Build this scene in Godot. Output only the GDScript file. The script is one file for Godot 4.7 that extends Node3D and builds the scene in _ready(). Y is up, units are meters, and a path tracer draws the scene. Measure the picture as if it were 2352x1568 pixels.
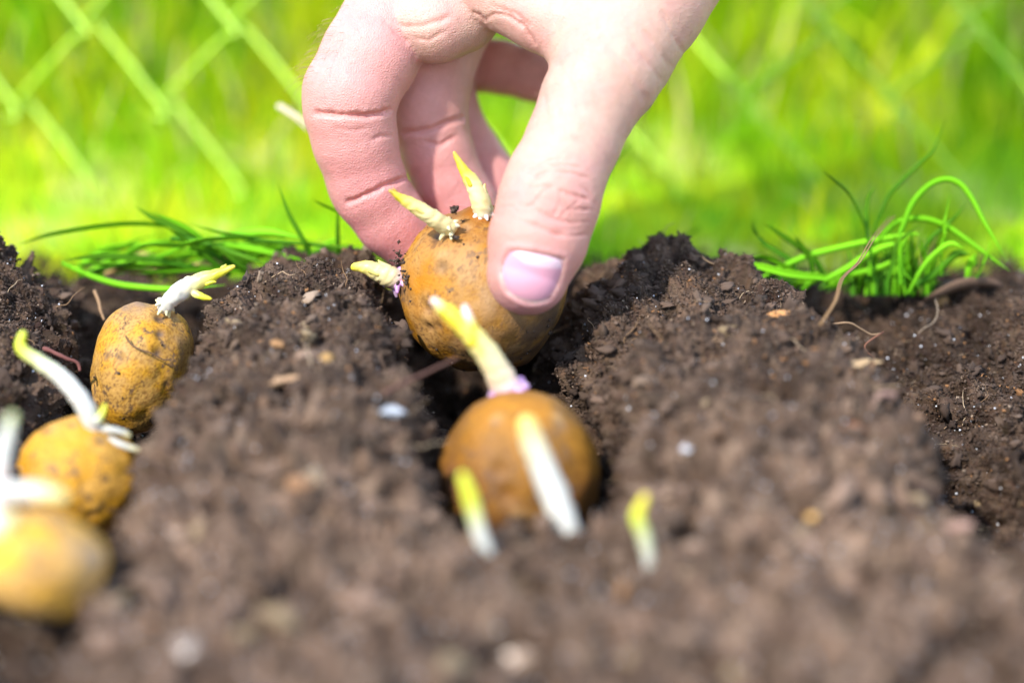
extends Node3D
# A hand sets a sprouted potato into a furrow of a freshly dug bed; lawn and a wire fence behind.
# Layout helper: at(px, py, d) is the point d metres in front of the lens where the photograph (2352 x 1568) shows px, py.
const FOCAL := 5004.0
const TILT := 0.34907
const SUN_TOWARDS := Vector3(-0.44, 0.72, 0.53)
var rng := RandomNumberGenerator.new()
var n_big := FastNoiseLite.new()
var n_mid := FastNoiseLite.new()
var n_fine := FastNoiseLite.new()
var n_cell := FastNoiseLite.new()
var n_col := FastNoiseLite.new()
var n_clod := FastNoiseLite.new()
var used := {}


func at(px: float, py: float, d: float) -> Vector3:
	return out_of_lens(Vector3((px - 1176.0) / FOCAL * d, -(py - 784.0) / FOCAL * d, 0.5 - d))


func out_of_lens(v: Vector3) -> Vector3:   # axes of the lens, origin on its axis at half a metre
	return Vector3(v.x, v.y * cos(TILT) + v.z * sin(TILT), -v.y * sin(TILT) + v.z * cos(TILT))


func _ready() -> void:
	var cam := Camera3D.new()
	cam.name = "camera"
	cam.fov = rad_to_deg(2.0 * atan(784.0 / FOCAL))
	cam.near = 0.02
	cam.far = 400.0
	cam.position = Vector3(0, 0.5 * sin(TILT), 0.5 * cos(TILT))
	cam.rotation.x = -TILT
	add_child(cam)
	var env := Environment.new()
	env.background_mode = Environment.BG_SKY
	var skym := ProceduralSkyMaterial.new()
	skym.sky_top_color = Color(0.52, 0.62, 0.78)
	skym.sky_horizon_color = Color(0.86, 0.89, 0.91)
	skym.sky_curve = 0.2
	skym.ground_bottom_color = Color(0.25, 0.30, 0.14)
	skym.ground_horizon_color = Color(0.45, 0.52, 0.35)
	skym.sky_energy_multiplier = 1.5
	var noise_sky := NoiseTexture2D.new()
	var ns := FastNoiseLite.new()
	ns.frequency = 0.006
	ns.fractal_octaves = 5
	noise_sky.noise = ns
	noise_sky.width = 1024
	noise_sky.height = 512
	noise_sky.seamless = true
	var ramp := Gradient.new()
	ramp.offsets = PackedFloat32Array([0.45, 0.75])
	ramp.colors = PackedColorArray([Color(0, 0, 0, 0), Color(0.9, 0.9, 0.9, 1)])
	noise_sky.color_ramp = ramp
	skym.sky_cover = noise_sky
	skym.sky_cover_modulate = Color(1, 1, 1, 0.6)
	var sky := Sky.new()
	sky.sky_material = skym
	env.sky = sky
	env.tonemap_mode = Environment.TONE_MAPPER_LINEAR
	env.tonemap_exposure = 1.64
	env.sdfgi_enabled = true
	env.ssao_enabled = true
	env.ssil_enabled = true
	var we := WorldEnvironment.new()
	we.name = "environment"
	we.environment = env
	var lens := CameraAttributesPhysical.new()
	lens.frustum_focus_distance = 0.494
	lens.frustum_focal_length = 50.0
	lens.exposure_aperture = 2.7
	we.camera_attributes = lens
	add_child(we)
	var sun := DirectionalLight3D.new()
	sun.name = "sun"
	sun.light_energy = 1.4
	sun.light_color = Color(1.0, 0.97, 0.94)
	sun.light_angular_distance = 2.5
	sun.shadow_enabled = true
	add_child(sun)
	sun.look_at_from_position(SUN_TOWARDS, Vector3.ZERO, Vector3.UP)

	rng.seed = 7
	set_noise(n_big, 60.0, 3, 11)
	set_noise(n_mid, 220.0, 4, 12)
	set_noise(n_fine, 800.0, 3, 13)
	set_noise(n_col, 140.0, 4, 15)
	n_cell.noise_type = FastNoiseLite.TYPE_CELLULAR
	n_cell.seed = 14
	n_cell.frequency = 240.0
	n_cell.fractal_octaves = 3
	n_cell.cellular_return_type = FastNoiseLite.RETURN_DISTANCE
	n_clod.noise_type = FastNoiseLite.TYPE_CELLULAR
	n_clod.seed = 19
	n_clod.frequency = 95.0
	n_clod.fractal_octaves = 2
	n_clod.cellular_return_type = FastNoiseLite.RETURN_DISTANCE
	make_materials()
	build_ground()
	build_soil()
	build_fence()
	build_lawn()
	build_tufts()
	build_potatoes()
	build_hand()
	build_litter()


func set_noise(n: FastNoiseLite, f: float, oct: int, s: int) -> void:
	n.noise_type = FastNoiseLite.TYPE_SIMPLEX_SMOOTH
	n.frequency = f
	n.fractal_octaves = oct
	n.seed = s


# ---------------------------------------------------------------- helpers
func numbered(called: String) -> String:
	var k: int = used.get(called, 0)
	used[called] = k + 1
	return called if k == 0 else "%s_%03d" % [called, k]


func tag(o: Node, label: String, category: String, group := "", kind := "") -> void:
	o.set_meta("label", label)
	if category:
		o.set_meta("category", category)
	if group:
		o.set_meta("group", group)
	if kind:
		o.set_meta("kind", kind)


func root_of(called: String, where: Vector3) -> Node3D:
	var o := Node3D.new()
	o.name = numbered(called)
	o.position = where
	add_child(o)
	return o


func put(called: String, mesh: Mesh, m: Material, parent: Node = self) -> MeshInstance3D:
	var o := MeshInstance3D.new()
	o.name = numbered(called) if parent == self else called
	o.mesh = mesh
	o.material_override = m
	parent.add_child(o, true)
	return o


func many(called: String, mesh: Mesh, m: Material, xf: Array, cols: Array, parent: Node = self) -> MultiMeshInstance3D:
	var mm := MultiMesh.new()
	mm.transform_format = MultiMesh.TRANSFORM_3D
	mm.use_colors = true
	mm.mesh = mesh
	mm.instance_count = xf.size()
	for i in xf.size():
		mm.set_instance_transform(i, xf[i])
		mm.set_instance_color(i, cols[i])
	var o := MultiMeshInstance3D.new()
	o.name = numbered(called) if parent == self else called
	o.multimesh = mm
	o.material_override = m
	o.set_meta("kind", "stuff")
	parent.add_child(o, true)
	return o


var M := {}


func mat(rough: float, spec := 0.4) -> StandardMaterial3D:
	var m := StandardMaterial3D.new()
	m.vertex_color_use_as_albedo = true
	m.roughness = rough
	m.metallic_specular = spec
	return m


func relief(m: StandardMaterial3D, freq: float, per_metre: float, cm: float, s: int, cellular := false) -> void:
	var n := FastNoiseLite.new()
	n.seed = s
	n.frequency = freq
	n.fractal_octaves = 4
	if cellular:
		n.noise_type = FastNoiseLite.TYPE_CELLULAR
		n.cellular_return_type = FastNoiseLite.RETURN_DISTANCE2_SUB
	var t := NoiseTexture2D.new()
	t.noise = n
	t.width = 512
	t.height = 512
	t.seamless = true
	m.heightmap_enabled = true
	m.heightmap_texture = t
	m.heightmap_scale = cm
	m.uv1_triplanar = true
	m.uv1_scale = Vector3.ONE * per_metre


func make_materials() -> void:
	M.soil = mat(0.95, 0.25)
	relief(M.soil, 0.03, 60.0, 0.05, 3)
	M.crumb = mat(0.92, 0.3)
	M.grain = mat(0.25, 0.6)
	M.fibre = mat(0.8, 0.3)
	M.lawn = mat(1.0, 0.2)
	M.grass = mat(0.5, 0.4)
	M.grass.backlight_enabled = true
	M.grass.backlight = Color(1.1, 1.1, 1.1)
	M.blade = mat(0.66, 0.25)
	M.blade.backlight_enabled = true
	M.blade.backlight = Color(0.4, 0.4, 0.4)
	M.straw = mat(0.7, 0.3)
	M.potato = mat(0.64, 0.4)
	relief(M.potato, 0.05, 45.0, 0.012, 5)
	M.sprout = mat(0.42, 0.5)
	M.sprout.subsurf_scatter_enabled = true
	M.sprout.subsurf_scatter_strength = 0.08
	M.skin = mat(0.46, 0.45)
	relief(M.skin, 0.04, 80.0, 0.022, 6, true)
	M.skin.subsurf_scatter_enabled = true
	M.skin.subsurf_scatter_strength = 0.16
	M.nail = mat(0.36, 0.5)
	M.hair = mat(0.5, 0.4)
	M.wire = mat(0.45, 0.5)


func spline(pts: Array, per: int) -> Array:   # Catmull-Rom through pts
	var o := []
	var n := pts.size()
	for i in n - 1:
		var a = pts[maxi(i - 1, 0)]
		var b = pts[i]
		var c = pts[i + 1]
		var d = pts[mini(i + 2, n - 1)]
		for k in per:
			var t := float(k) / per
			o.append(b + (c - a) * (0.5 * t) + (a * 2.0 - b * 5.0 + c * 4.0 - d) * (0.5 * t * t) + (b * 3.0 - a - c * 3.0 + d) * (0.5 * t * t * t))
	o.append(pts[n - 1])
	return o


class Shell:   # gathers vertices and triangles of one mesh
	var v := PackedVector3Array()
	var c := PackedColorArray()
	var f := PackedInt32Array()

	func add(p: Vector3, col: Color) -> int:
		v.append(p)
		c.append(col)
		return v.size() - 1

	func tri(a: int, b: int, d: int) -> void:
		f.append(a)
		f.append(b)
		f.append(d)

	func quad(a: int, b: int, d: int, e: int) -> void:
		tri(a, b, d)
		tri(a, d, e)

	func normals() -> PackedVector3Array:
		var n := PackedVector3Array()
		n.resize(v.size())
		for i in range(0, f.size(), 3):
			var a := f[i]
			var b := f[i + 1]
			var d := f[i + 2]
			var w := (v[d] - v[a]).cross(v[b] - v[a])
			n[a] += w
			n[b] += w
			n[d] += w
		for i in n.size():
			n[i] = n[i].normalized()
		return n

	func mesh() -> ArrayMesh:
		var arr := []
		arr.resize(Mesh.ARRAY_MAX)
		arr[Mesh.ARRAY_VERTEX] = v
		arr[Mesh.ARRAY_NORMAL] = normals()
		arr[Mesh.ARRAY_COLOR] = c
		arr[Mesh.ARRAY_INDEX] = f
		var m := ArrayMesh.new()
		m.add_surface_from_arrays(Mesh.PRIMITIVE_TRIANGLES, arr)
		return m


# a round tube along pts (Vector3), radii and colours given at the same points; both ends are closed round
func tube(s: Shell, pts: Array, radii: Array, cols: Array, sides := 10, per := 5, rough := 0.0, flat_ := 1.0) -> void:
	var p := spline(pts, per)
	var rr := spline(radii, per)
	var n := p.size()
	var up := Vector3(0.21, 0.33, 0.92)
	var rings := []
	var path := []
	for i in n:
		var k := float(i) / per
		var j := mini(int(k), cols.size() - 2)
		var col: Color = cols[j].lerp(cols[j + 1], clampf(k - j, 0, 1))
		path.append([p[i], maxf(rr[i], 0.00002), col])
	var d0: Vector3 = (p[1] - p[0]).normalized()
	var d1: Vector3 = (p[n - 1] - p[n - 2]).normalized()
	var r0: float = path[0][1]
	var r1: float = path[n - 1][1]
	path.push_front([p[0] - d0 * r0 * 0.45, r0 * 0.75, path[0][2]])
	path.push_front([p[0] - d0 * r0 * 0.75, r0 * 0.2, path[0][2]])
	path.append([p[n - 1] + d1 * r1 * 0.45, r1 * 0.75, path[path.size() - 1][2]])
	path.append([p[n - 1] + d1 * r1 * 0.75, r1 * 0.2, path[path.size() - 1][2]])
	for i in path.size():
		var a: Vector3 = path[maxi(i - 1, 0)][0]
		var b: Vector3 = path[mini(i + 1, path.size() - 1)][0]
		var dir := (b - a).normalized()
		var x := dir.cross(up).normalized()
		if x.length() < 0.5:
			x = dir.cross(Vector3(1, 0, 0)).normalized()
		var y := x.cross(dir)
		up = y
		var ring := []
		for k in sides:
			var w := TAU * k / sides
			var o := x * cos(w) + y * sin(w) * flat_
			var r: float = path[i][1]
			var q: Vector3 = path[i][0] + o * r
			if rough > 0.0:
				q += o * r * rough * n_fine.get_noise_3dv(q * 0.9)
			ring.append(s.add(q, path[i][2]))
		rings.append(ring)
	for i in rings.size() - 1:
		for k in sides:
			var l := (k + 1) % sides
			s.quad(rings[i][k], rings[i][l], rings[i + 1][l], rings[i + 1][k])
	for e in [0, rings.size() - 1]:
		var mid := s.add(path[e][0], path[e][2])
		for k in sides:
			var l := (k + 1) % sides
			if e == 0:
				s.tri(mid, rings[e][l], rings[e][k])
			else:
				s.tri(mid, rings[e][k], rings[e][l])


# a folded grass leaf along pts; width at the points, side = direction across
func leaf(s: Shell, pts: Array, wide: Array, cols: Array, across: Vector3, fold := 0.35, per := 5) -> void:
	var p := spline(pts, per)
	var ww := spline(wide, per)
	var n := p.size()
	var last := []
	for i in n:
		var dir: Vector3 = (p[mini(i + 1, n - 1)] - p[maxi(i - 1, 0)]).normalized()
		var x := (across - dir * across.dot(dir)).normalized()
		var y := x.cross(dir)
		var k := float(i) / per
		var j := mini(int(k), cols.size() - 2)
		var col: Color = cols[j].lerp(cols[j + 1], clampf(k - j, 0, 1))
		var w: float = maxf(ww[i], 0.00004) * 0.5
		var row := []
		for e in [[-1.0, fold], [-0.5, fold * 0.35], [0.0, 0.0], [0.5, fold * 0.35], [1.0, fold], [0.5, fold * 0.35 - 0.12], [0.0, -0.14], [-0.5, fold * 0.35 - 0.12]]:
			row.append(s.add(p[i] + x * w * e[0] + y * w * e[1], col * (1.12 if absf(e[0]) == 0.5 else 1.0)))
		if last:
			for q in 8:
				s.quad(last[q], row[q], row[(q + 1) % 8], last[(q + 1) % 8])
		last = row


func ball(n: int) -> Array:   # a cube blown up to a unit ball: [directions, triangles]
	var v := PackedVector3Array()
	var f := PackedInt32Array()
	var key := {}
	for face in 6:
		var ax := face / 2
		var sg := 1.0 if face % 2 == 0 else -1.0
		var ids := []
		for j in n + 1:
			for i in n + 1:
				var a := tan((float(i) / n - 0.5) * PI / 2)
				var b := tan((float(j) / n - 0.5) * PI / 2)
				var p := Vector3.ZERO
				p[ax] = sg
				p[(ax + 1) % 3] = a
				p[(ax + 2) % 3] = b * sg
				p = p.normalized()
				var id: int
				if i == 0 or j == 0 or i == n or j == n:
					var q := Vector3i((p * 20000.0).round())
					if not key.has(q):
						key[q] = v.size()
						v.append(p)
					id = key[q]
				else:
					id = v.size()
					v.append(p)
				ids.append(id)
		for j in n:
			for i in n:
				var q: int = j * (n + 1) + i
				f.append_array([ids[q], ids[q + n + 1], ids[q + n + 2], ids[q], ids[q + n + 2], ids[q + 1]])
	return [v, f]


func lump(n: int, rough: float, s: int) -> ArrayMesh:   # a broken little clod of unit size
	var b := ball(n)
	var k := Shell.new()
	for d in b[0]:
		var q: Vector3 = d
		var r := 1.0 + rough * n_big.get_noise_3dv(q * 0.02 + Vector3.ONE * s) + rough * 0.7 * n_big.get_noise_3dv(q * 0.05 - Vector3.ONE * s)
		k.add(q * r * Vector3(1.0, 0.8, 0.9), Color.WHITE)
	k.f = b[1]
	return k.mesh()


# ---------------------------------------------------------------- ground and soil
func sm(a: float, b: float, x: float) -> float:
	var t := clampf((x - a) / (b - a), 0.0, 1.0)
	return t * t * (3.0 - 2.0 * t)


func bump(x: float, z: float, cx: float, cz: float, rx: float, rz: float) -> float:
	var q := ((x - cx) / rx) ** 2 + ((z - cz) / rz) ** 2
	return exp(-q)


# the dug bed in millimetres: two long ridges, three planting furrows, a bank on each side
func bed(x: float, z: float) -> float:
	var wob := n_big.get_noise_2d(x * 0.0004 + 3.0, z * 0.0004) * 6.0
	var front := sm(50.0, 150.0, z)
	var h := lerpf(11.0, -4.5, front)
	h -= 9.0 * sm(4.0, 42.0, absf(absf(x + wob) - 45.0)) * (1.0 - front * 0.8)
	h += 5.0 * bump(x, z, -46, 8, 20, 22) - 4.0 * bump(x, z, -44, -13, 26, 8)
	h += 6.0 * bump(x, z, 68, 30, 13, 22) + 2.0 * bump(x, z, 36, -30, 20, 12) + 3.5 * bump(x, z, 78, 66, 14, 16)
	h -= 9.0 * bump(x, z, -72, -38, 16, 20) + 9.0 * bump(x, z, 76, -46, 20, 18)
	h -= 3.0 * bump(x, z, 20, 106, 26, 16) + 3.0 * bump(x, z, 40, -36, 12, 9)
	# middle furrow
	var e := 1.0 - sm(78.0, 98.0, z)
	var w := lerpf(22.0, 21.0, sm(-10.0, 60.0, z)) + wob * 0.4
	var c := lerpf(-10.0, 3.0, sm(-20.0, 60.0, z))
	h -= 36.0 * e * (1.0 - sm(w * 0.40, w * 1.25, absf(x - c)))
	# left furrow
	e = 1.0 - sm(96.0, 118.0, z) * 0.75
	w = 18.0 + wob * 0.4
	c = lerpf(-86.0, -90.0, sm(0.0, 60.0, z))
	h -= 30.0 * e * (1.0 - sm(w * 0.55, w * 1.2, absf(x - c)))
	# right furrow and the long bank beyond it
	e = 1.0 - sm(84.0, 108.0, z)
	var foot := lerpf(60.0, 84.0, sm(-30.0, 60.0, z)) + wob * 0.6
	var rest := h
	var bank := minf(-13.0 + (x - 96.0) * 0.36 - z * 0.20 + wob * 0.5, 1.0 + (x - 125.0) * 0.10)
	bank = lerpf(-36.0, bank, sm(foot + 9.0, foot + 29.0, x))
	h = lerpf(h, lerpf(rest, bank, e), sm(foot - 6.0, foot + 12.0, x))
	# left bank
	var lb := -6.0 + 20.0 * bump(x, z, -122, -14, 19, 17) + 9.0 * bump(x, z, -150, 20, 40, 50) + 6.0 * bump(x, z, -112, 16, 10, 18)
	h = lerpf(h, lerpf(lb, -3.0, sm(80.0, 130.0, z)), 1.0 - sm(-114.0, -100.0, x + wob))
	# the back end of the bed
	var back := sm(-30.0, -52.0, z - wob * 0.8 + 5.0 * n_big.get_noise_1d(x * 0.0007))
	var low := -11.5 + 6.0 * bump(x, z, 120, -50, 30, 16) + wob * 0.3
	h = lerpf(h, low, back)
	h = lerpf(h, -14.0, sm(-74.0, -96.0, z))
	return h


var gx := PackedFloat32Array()
var gz := PackedFloat32Array()
var gp := PackedVector3Array()
var gn := PackedVector3Array()


func axis(fine: Array, step: float, outer: float) -> PackedFloat32Array:
	var a := PackedFloat32Array()
	var lo := []
	var p: float = fine[0]
	var s := step
	while p > -outer:
		s *= 1.12
		p -= s
		lo.append(p)
	lo.reverse()
	a.append_array(lo)
	p = fine[0]
	while p < fine[1]:
		a.append(p)
		p += step
	s = step
	while p < outer:
		a.append(p)
		s *= 1.12
		p += s
	return a


func soil_colour(p: Vector3, fine: float) -> Color:
	var a := n_col.get_noise_3dv(p * 0.9)
	var b := n_mid.get_noise_3dv(p * 2.1 + Vector3(3, 1, 2))
	var col := Color(0.075, 0.050, 0.036).lerp(Color(0.118, 0.082, 0.058), clampf(0.5 + a * 0.9, 0, 1))
	col = col.lerp(Color(0.14, 0.085, 0.05), clampf(b * 1.6 - 0.25, 0, 0.7))
	col = col.lerp(Color(0.165, 0.120, 0.085), clampf(n_col.get_noise_3dv(p * 1.7 + Vector3(9, 2, 4)) * 2.2 - 0.2, 0, 0.8))
	var dry := sm(-0.012, 0.001, p.y) * (1.0 - sm(0.088, 0.100, p.x) * (1.0 - sm(0.05, 0.09, p.z))) * lerpf(0.45, 1.0, sm(0.02, 0.10, p.z)) * sm(-0.108, -0.092, p.x + 0.2 * maxf(p.z - 0.05, 0.0))  # dry stands for painted sunlight: front and ridge tops lighter, furrows and banks darker
	return col * (0.9 + 0.35 * fine) * Color(0.56, 0.52, 0.49).lerp(Color(1.14, 1.09, 1.04) * lerpf(1.0, 1.42, sm(0.06, 0.125, p.z)), dry) * (0.95 + 1.1 * clampf(n_big.get_noise_3dv(p * 1.8 + Vector3(7, 7, 1)), -0.4, 0.6))  # dark end tints soil as shaded, pale end as sunlit


func build_soil() -> void:
	gx = axis([-0.150, 0.150], 0.00048, 0.75)
	gz = axis([-0.085, 0.160], 0.00048, 0.50)
	var nx := gx.size()
	var nz := gz.size()
	var base := PackedVector3Array()
	base.resize(nx * nz)
	for j in nz:
		for i in nx:
			var z := maxf(gz[j], -0.102)
			base[j * nx + i] = Vector3(gx[i], bed(gx[i] * 1000.0, z * 1000.0) * 0.001, z)
	var s := Shell.new()
	s.v.resize(nx * nz)
	s.c.resize(nx * nz)
	for j in nz:
		for i in nx:
			var q := j * nx + i
			var p := base[q]
			var ex := base[q + (1 if i < nx - 1 else 0)] - base[q - (1 if i > 0 else 0)]
			var ez := base[q + (nx if j < nz - 1 else 0)] - base[q - (nx if j > 0 else 0)]
			var n := ez.cross(ex).normalized()
			if not n.is_normalized():
				n = Vector3.UP
			var big := n_big.get_noise_3dv(p)
			var mid := n_mid.get_noise_3dv(p)
			var cell := n_cell.get_noise_3dv(p)
			var fin := n_fine.get_noise_3dv(p)
			var pit := clampf(n_mid.get_noise_3dv(p * 0.38 + Vector3(1, 5, 2)) * 5.0 - 1.15, 0.0, 1.0)
			var grit := n_fine.get_noise_3dv(p * 2.1)
			var lumpy := clampf(0.55 + 1.3 * n_big.get_noise_3dv(p * 1.3 + Vector3(4, 4, 4)), 0.0, 1.0)
			var clod := n_clod.get_noise_3dv(p + Vector3(mid, fin, big) * 0.0035)
			s.v[q] = p + n * (-(clod + 0.55) * lerpf(0.0082, 0.0066, sm(0.05, 0.11, p.z)) * lumpy + big * 0.0062 + mid * 0.0031 - cell * 0.0018 + fin * 0.0012 + grit * 0.0007 - pit * 0.0085 - 0.0004)
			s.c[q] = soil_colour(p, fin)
	for j in nz - 1:
		for i in nx - 1:
			var q := j * nx + i
			s.quad(q, q + 1, q + nx + 1, q + nx)
	var o := put("soil", s.mesh(), M.soil)
	o.set_meta("kind", "structure")
	o.set_meta("label", "dark crumbly garden soil dug into ridges and furrows")
	gp = s.v
	gn = s.normals()
	scatter_crumbs()


func find(a: PackedFloat32Array, x: float) -> int:
	return clampi(a.bsearch(x), 0, a.size() - 1)


func soil_spot(x: float, z: float) -> int:
	return find(gz, z) * gx.size() + find(gx, x)


func soil_y(x: float, z: float) -> float:
	return gp[soil_spot(x, z)].y


func turned(n: Vector3, size: Vector3) -> Basis:
	var b := Basis(Vector3(rng.randf_range(-1, 1), rng.randf_range(-1, 1), rng.randf_range(-1, 1)).normalized(), rng.randf() * TAU)
	return b * Basis.from_scale(size)


func scatter_crumbs() -> void:
	var brown := [Color(0.055, 0.037, 0.027), Color(0.085, 0.058, 0.043), Color(0.115, 0.083, 0.064), Color(0.15, 0.105, 0.08)]
	var sets := [[], [], []]
	var tint := [[], [], []]
	var tries := 640000
	for k in tries:
		var x := rng.randf_range(-0.16, 0.16)
		var z := rng.randf_range(-0.085, 0.15) if k % 4 == 0 else rng.randf_range(-0.085, 0.065)
		var q := soil_spot(x, z)
		var n := gn[q]
		if n.y > 0.0 and rng.randf() > 0.5 / maxf(n.y, 0.25):
			continue
		var size := 0.00013 + 0.00030 * pow(rng.randf(), 3.0)
		if rng.randf() < 0.006:
			size = 0.0006 + 0.0013 * pow(rng.randf(), 2.5)
		var w := k % 3
		sets[w].append(Transform3D(turned(n, Vector3(1.25, rng.randf_range(0.5, 1.0), rng.randf_range(0.5, 1.1)) * size), gp[q] + n * size * rng.randf_range(-0.1, 0.7)))
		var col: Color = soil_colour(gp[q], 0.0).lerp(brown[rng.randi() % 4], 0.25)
		if rng.randf() < 0.02:
			col = Color(0.26, 0.13, 0.055)
		elif rng.randf() < 0.025:
			col = Color(0.22, 0.16, 0.11)
		tint[w].append(col * rng.randf_range(0.75, 1.25))
	for k in 1500:   # clods on the open ridges
		var x := rng.randf_range(-0.15, 0.15)
		var z := rng.randf_range(0.02, 0.16) if k % 4 else rng.randf_range(-0.08, 0.05)
		var q := soil_spot(x, z)
		var size := 0.0010 + 0.0022 * pow(rng.randf(), 2.0) * sm(-0.08, 0.12, z)
		sets[k % 3].append(Transform3D(turned(gn[q], Vector3(1.2, rng.randf_range(0.6, 1.0), rng.randf_range(0.6, 1.1)) * size), gp[q] + gn[q] * size * rng.randf_range(-0.6, 0.15)))
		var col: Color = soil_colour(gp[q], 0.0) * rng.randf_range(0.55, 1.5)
		if rng.randf() < 0.07:
			col = col.lerp(Color(0.30, 0.22, 0.12), 0.6)
		tint[k % 3].append(col)
	for w in 3:
		var o := many("soil_crumbs", lump(3, 0.9, w * 7), M.crumb, sets[w], tint[w])
		tag(o, "loose dark brown crumbs lying over the whole soil", "soil", "soil crumbs", "stuff")
	var xf := []
	var cols := []
	for k in 5000:
		var q := soil_spot(rng.randf_range(-0.16, 0.16), rng.randf_range(-0.085, 0.15))
		var size := 0.00014 + 0.00022 * pow(rng.randf(), 2.0)
		xf.append(Transform3D(turned(gn[q], Vector3.ONE * size), gp[q] + gn[q] * size * 0.8))
		cols.append(Color(0.75, 0.76, 0.78) * rng.randf_range(0.5, 1.0))
	tag(many("sand_grains", lump(2, 0.4, 3), M.grain, xf, cols), "tiny pale sparkling sand grains in the dark soil", "sand", "", "stuff")
	for w in 3:
		xf = []
		cols = []
		var s := Shell.new()
		var pts := [Vector3.ZERO]
		var dir := Vector3(1, 0, 0)
		for i in 7:
			dir = (dir + Vector3(rng.randf_range(-0.5, 0.5), rng.randf_range(-0.5, 0.5), rng.randf_range(-0.7, 0.7))).normalized()
			pts.append(pts[i] + dir * 0.16)
		tube(s, pts, [0.012, 0.013, 0.014, 0.013, 0.012, 0.010, 0.008, 0.004], [Color.WHITE, Color.WHITE], 5, 3)
		for k in 230:
			var q := soil_spot(rng.randf_range(-0.16, 0.16), rng.randf_range(-0.07, 0.13))
			var size := rng.randf_range(0.002, 0.009)
			xf.append(Transform3D(turned(gn[q], Vector3.ONE * size), gp[q] + gn[q] * 0.0004))
			cols.append(Color(0.30, 0.17, 0.08).lerp(Color(0.5, 0.38, 0.24), rng.randf()) * rng.randf_range(0.5, 1.0))
		tag(many("root_fibres", s.mesh(), M.fibre, xf, cols), "fine brown root hairs and fibres in the soil", "roots", "root fibres", "stuff")


func build_ground() -> void:
	var s := Shell.new()
	var ax := axis([-0.6, 0.6], 0.012, 150.0)
	var az := axis([-1.2, 0.6], 0.012, 150.0)
	for z in az:
		for x in ax:
			var a := n_big.get_noise_2d(x * 0.12, z * 0.12)
			var b := n_big.get_noise_2d(x * 0.42 + 5.0, z * 0.26)
			var col := Color(0.21, 0.44, 0.005).lerp(Color(0.42, 0.48, 0.012), clampf(0.3 + a * 1.2 + b, 0, 1))
			col = col.lerp(Color(0.15, 0.36, 0.006), clampf(b * -2.6 - 0.15, 0, 0.85)).lerp(Color(0.54, 0.54, 0.14), clampf(n_big.get_noise_2d(x * 0.3 - 9.0, z * 0.2) * 2.2 - 0.35, 0, 0.8))
			var inside := absf(x) < 0.7 and z > -0.07 and z < 0.45
			s.add(Vector3(x, -0.045 if inside else -0.013 + 0.003 * a, z), col * (0.9 + 0.3 * n_mid.get_noise_2d(x * 0.3, z * 0.3)))
	var nx := ax.size()
	for j in az.size() - 1:
		for i in nx - 1:
			var q := j * nx + i
			s.quad(q, q + 1, q + nx + 1, q + nx)
	var o := put("ground", s.mesh(), M.lawn)
	o.set_meta("kind", "structure")
	o.set_meta("label", "flat lawn ground behind and around the bed")


# ---------------------------------------------------------------- fence and lawn
func build_fence() -> void:
	var o := root_of("wire_fence", Vector3(-0.0128, -0.0117, -0.163))
	tag(o, "diamond mesh wire fence standing in the grass behind the bed, out of focus", "fence")
	var half := 0.0217
	var rise := 0.0240
	var first: MeshInstance3D
	var col := Color(0.38, 0.60, 0.035)
	var s := Shell.new()
	var pts := []
	var rad := []
	for k in 34:
		var sd := 1.0 if k % 2 == 0 else -1.0
		pts.append(Vector3(half * 0.5 * sd - half * 0.06 * sd, k * rise, 0.009 * sd))
		rad.append(0.0008)
		pts.append(Vector3(half * 0.5 * sd + half * 0.04 * sd, k * rise + 0.0018, 0.007 * sd))
		rad.append(0.0008)
	tube(s, pts, rad, [col, col], 6, 2)
	var m := s.mesh()
	for i in range(-30, 31):
		var w := put("wire", m, M.wire, o)
		w.position = Vector3((i + 0.32) * half, 0.002 if i % 2 == 0 else 0.002 + rise, 0)
		if first == null:
			first = w


func blade_mesh(bend: float, wid: float) -> ArrayMesh:
	var s := Shell.new()
	var pts := []
	for i in 5:
		var t := i / 4.0
		pts.append(Vector3(bend * t * t, t - bend * bend * 0.4 * t * t, 0.06 * sin(t * 4.0)))
	var w := Color.WHITE
	leaf(s, pts, [wid * 0.8, wid, wid, wid * 0.7, 0.002], [w, w, w, w, w], Vector3(0, 0, 1), 0.3, 1)
	return s.mesh()


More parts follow.
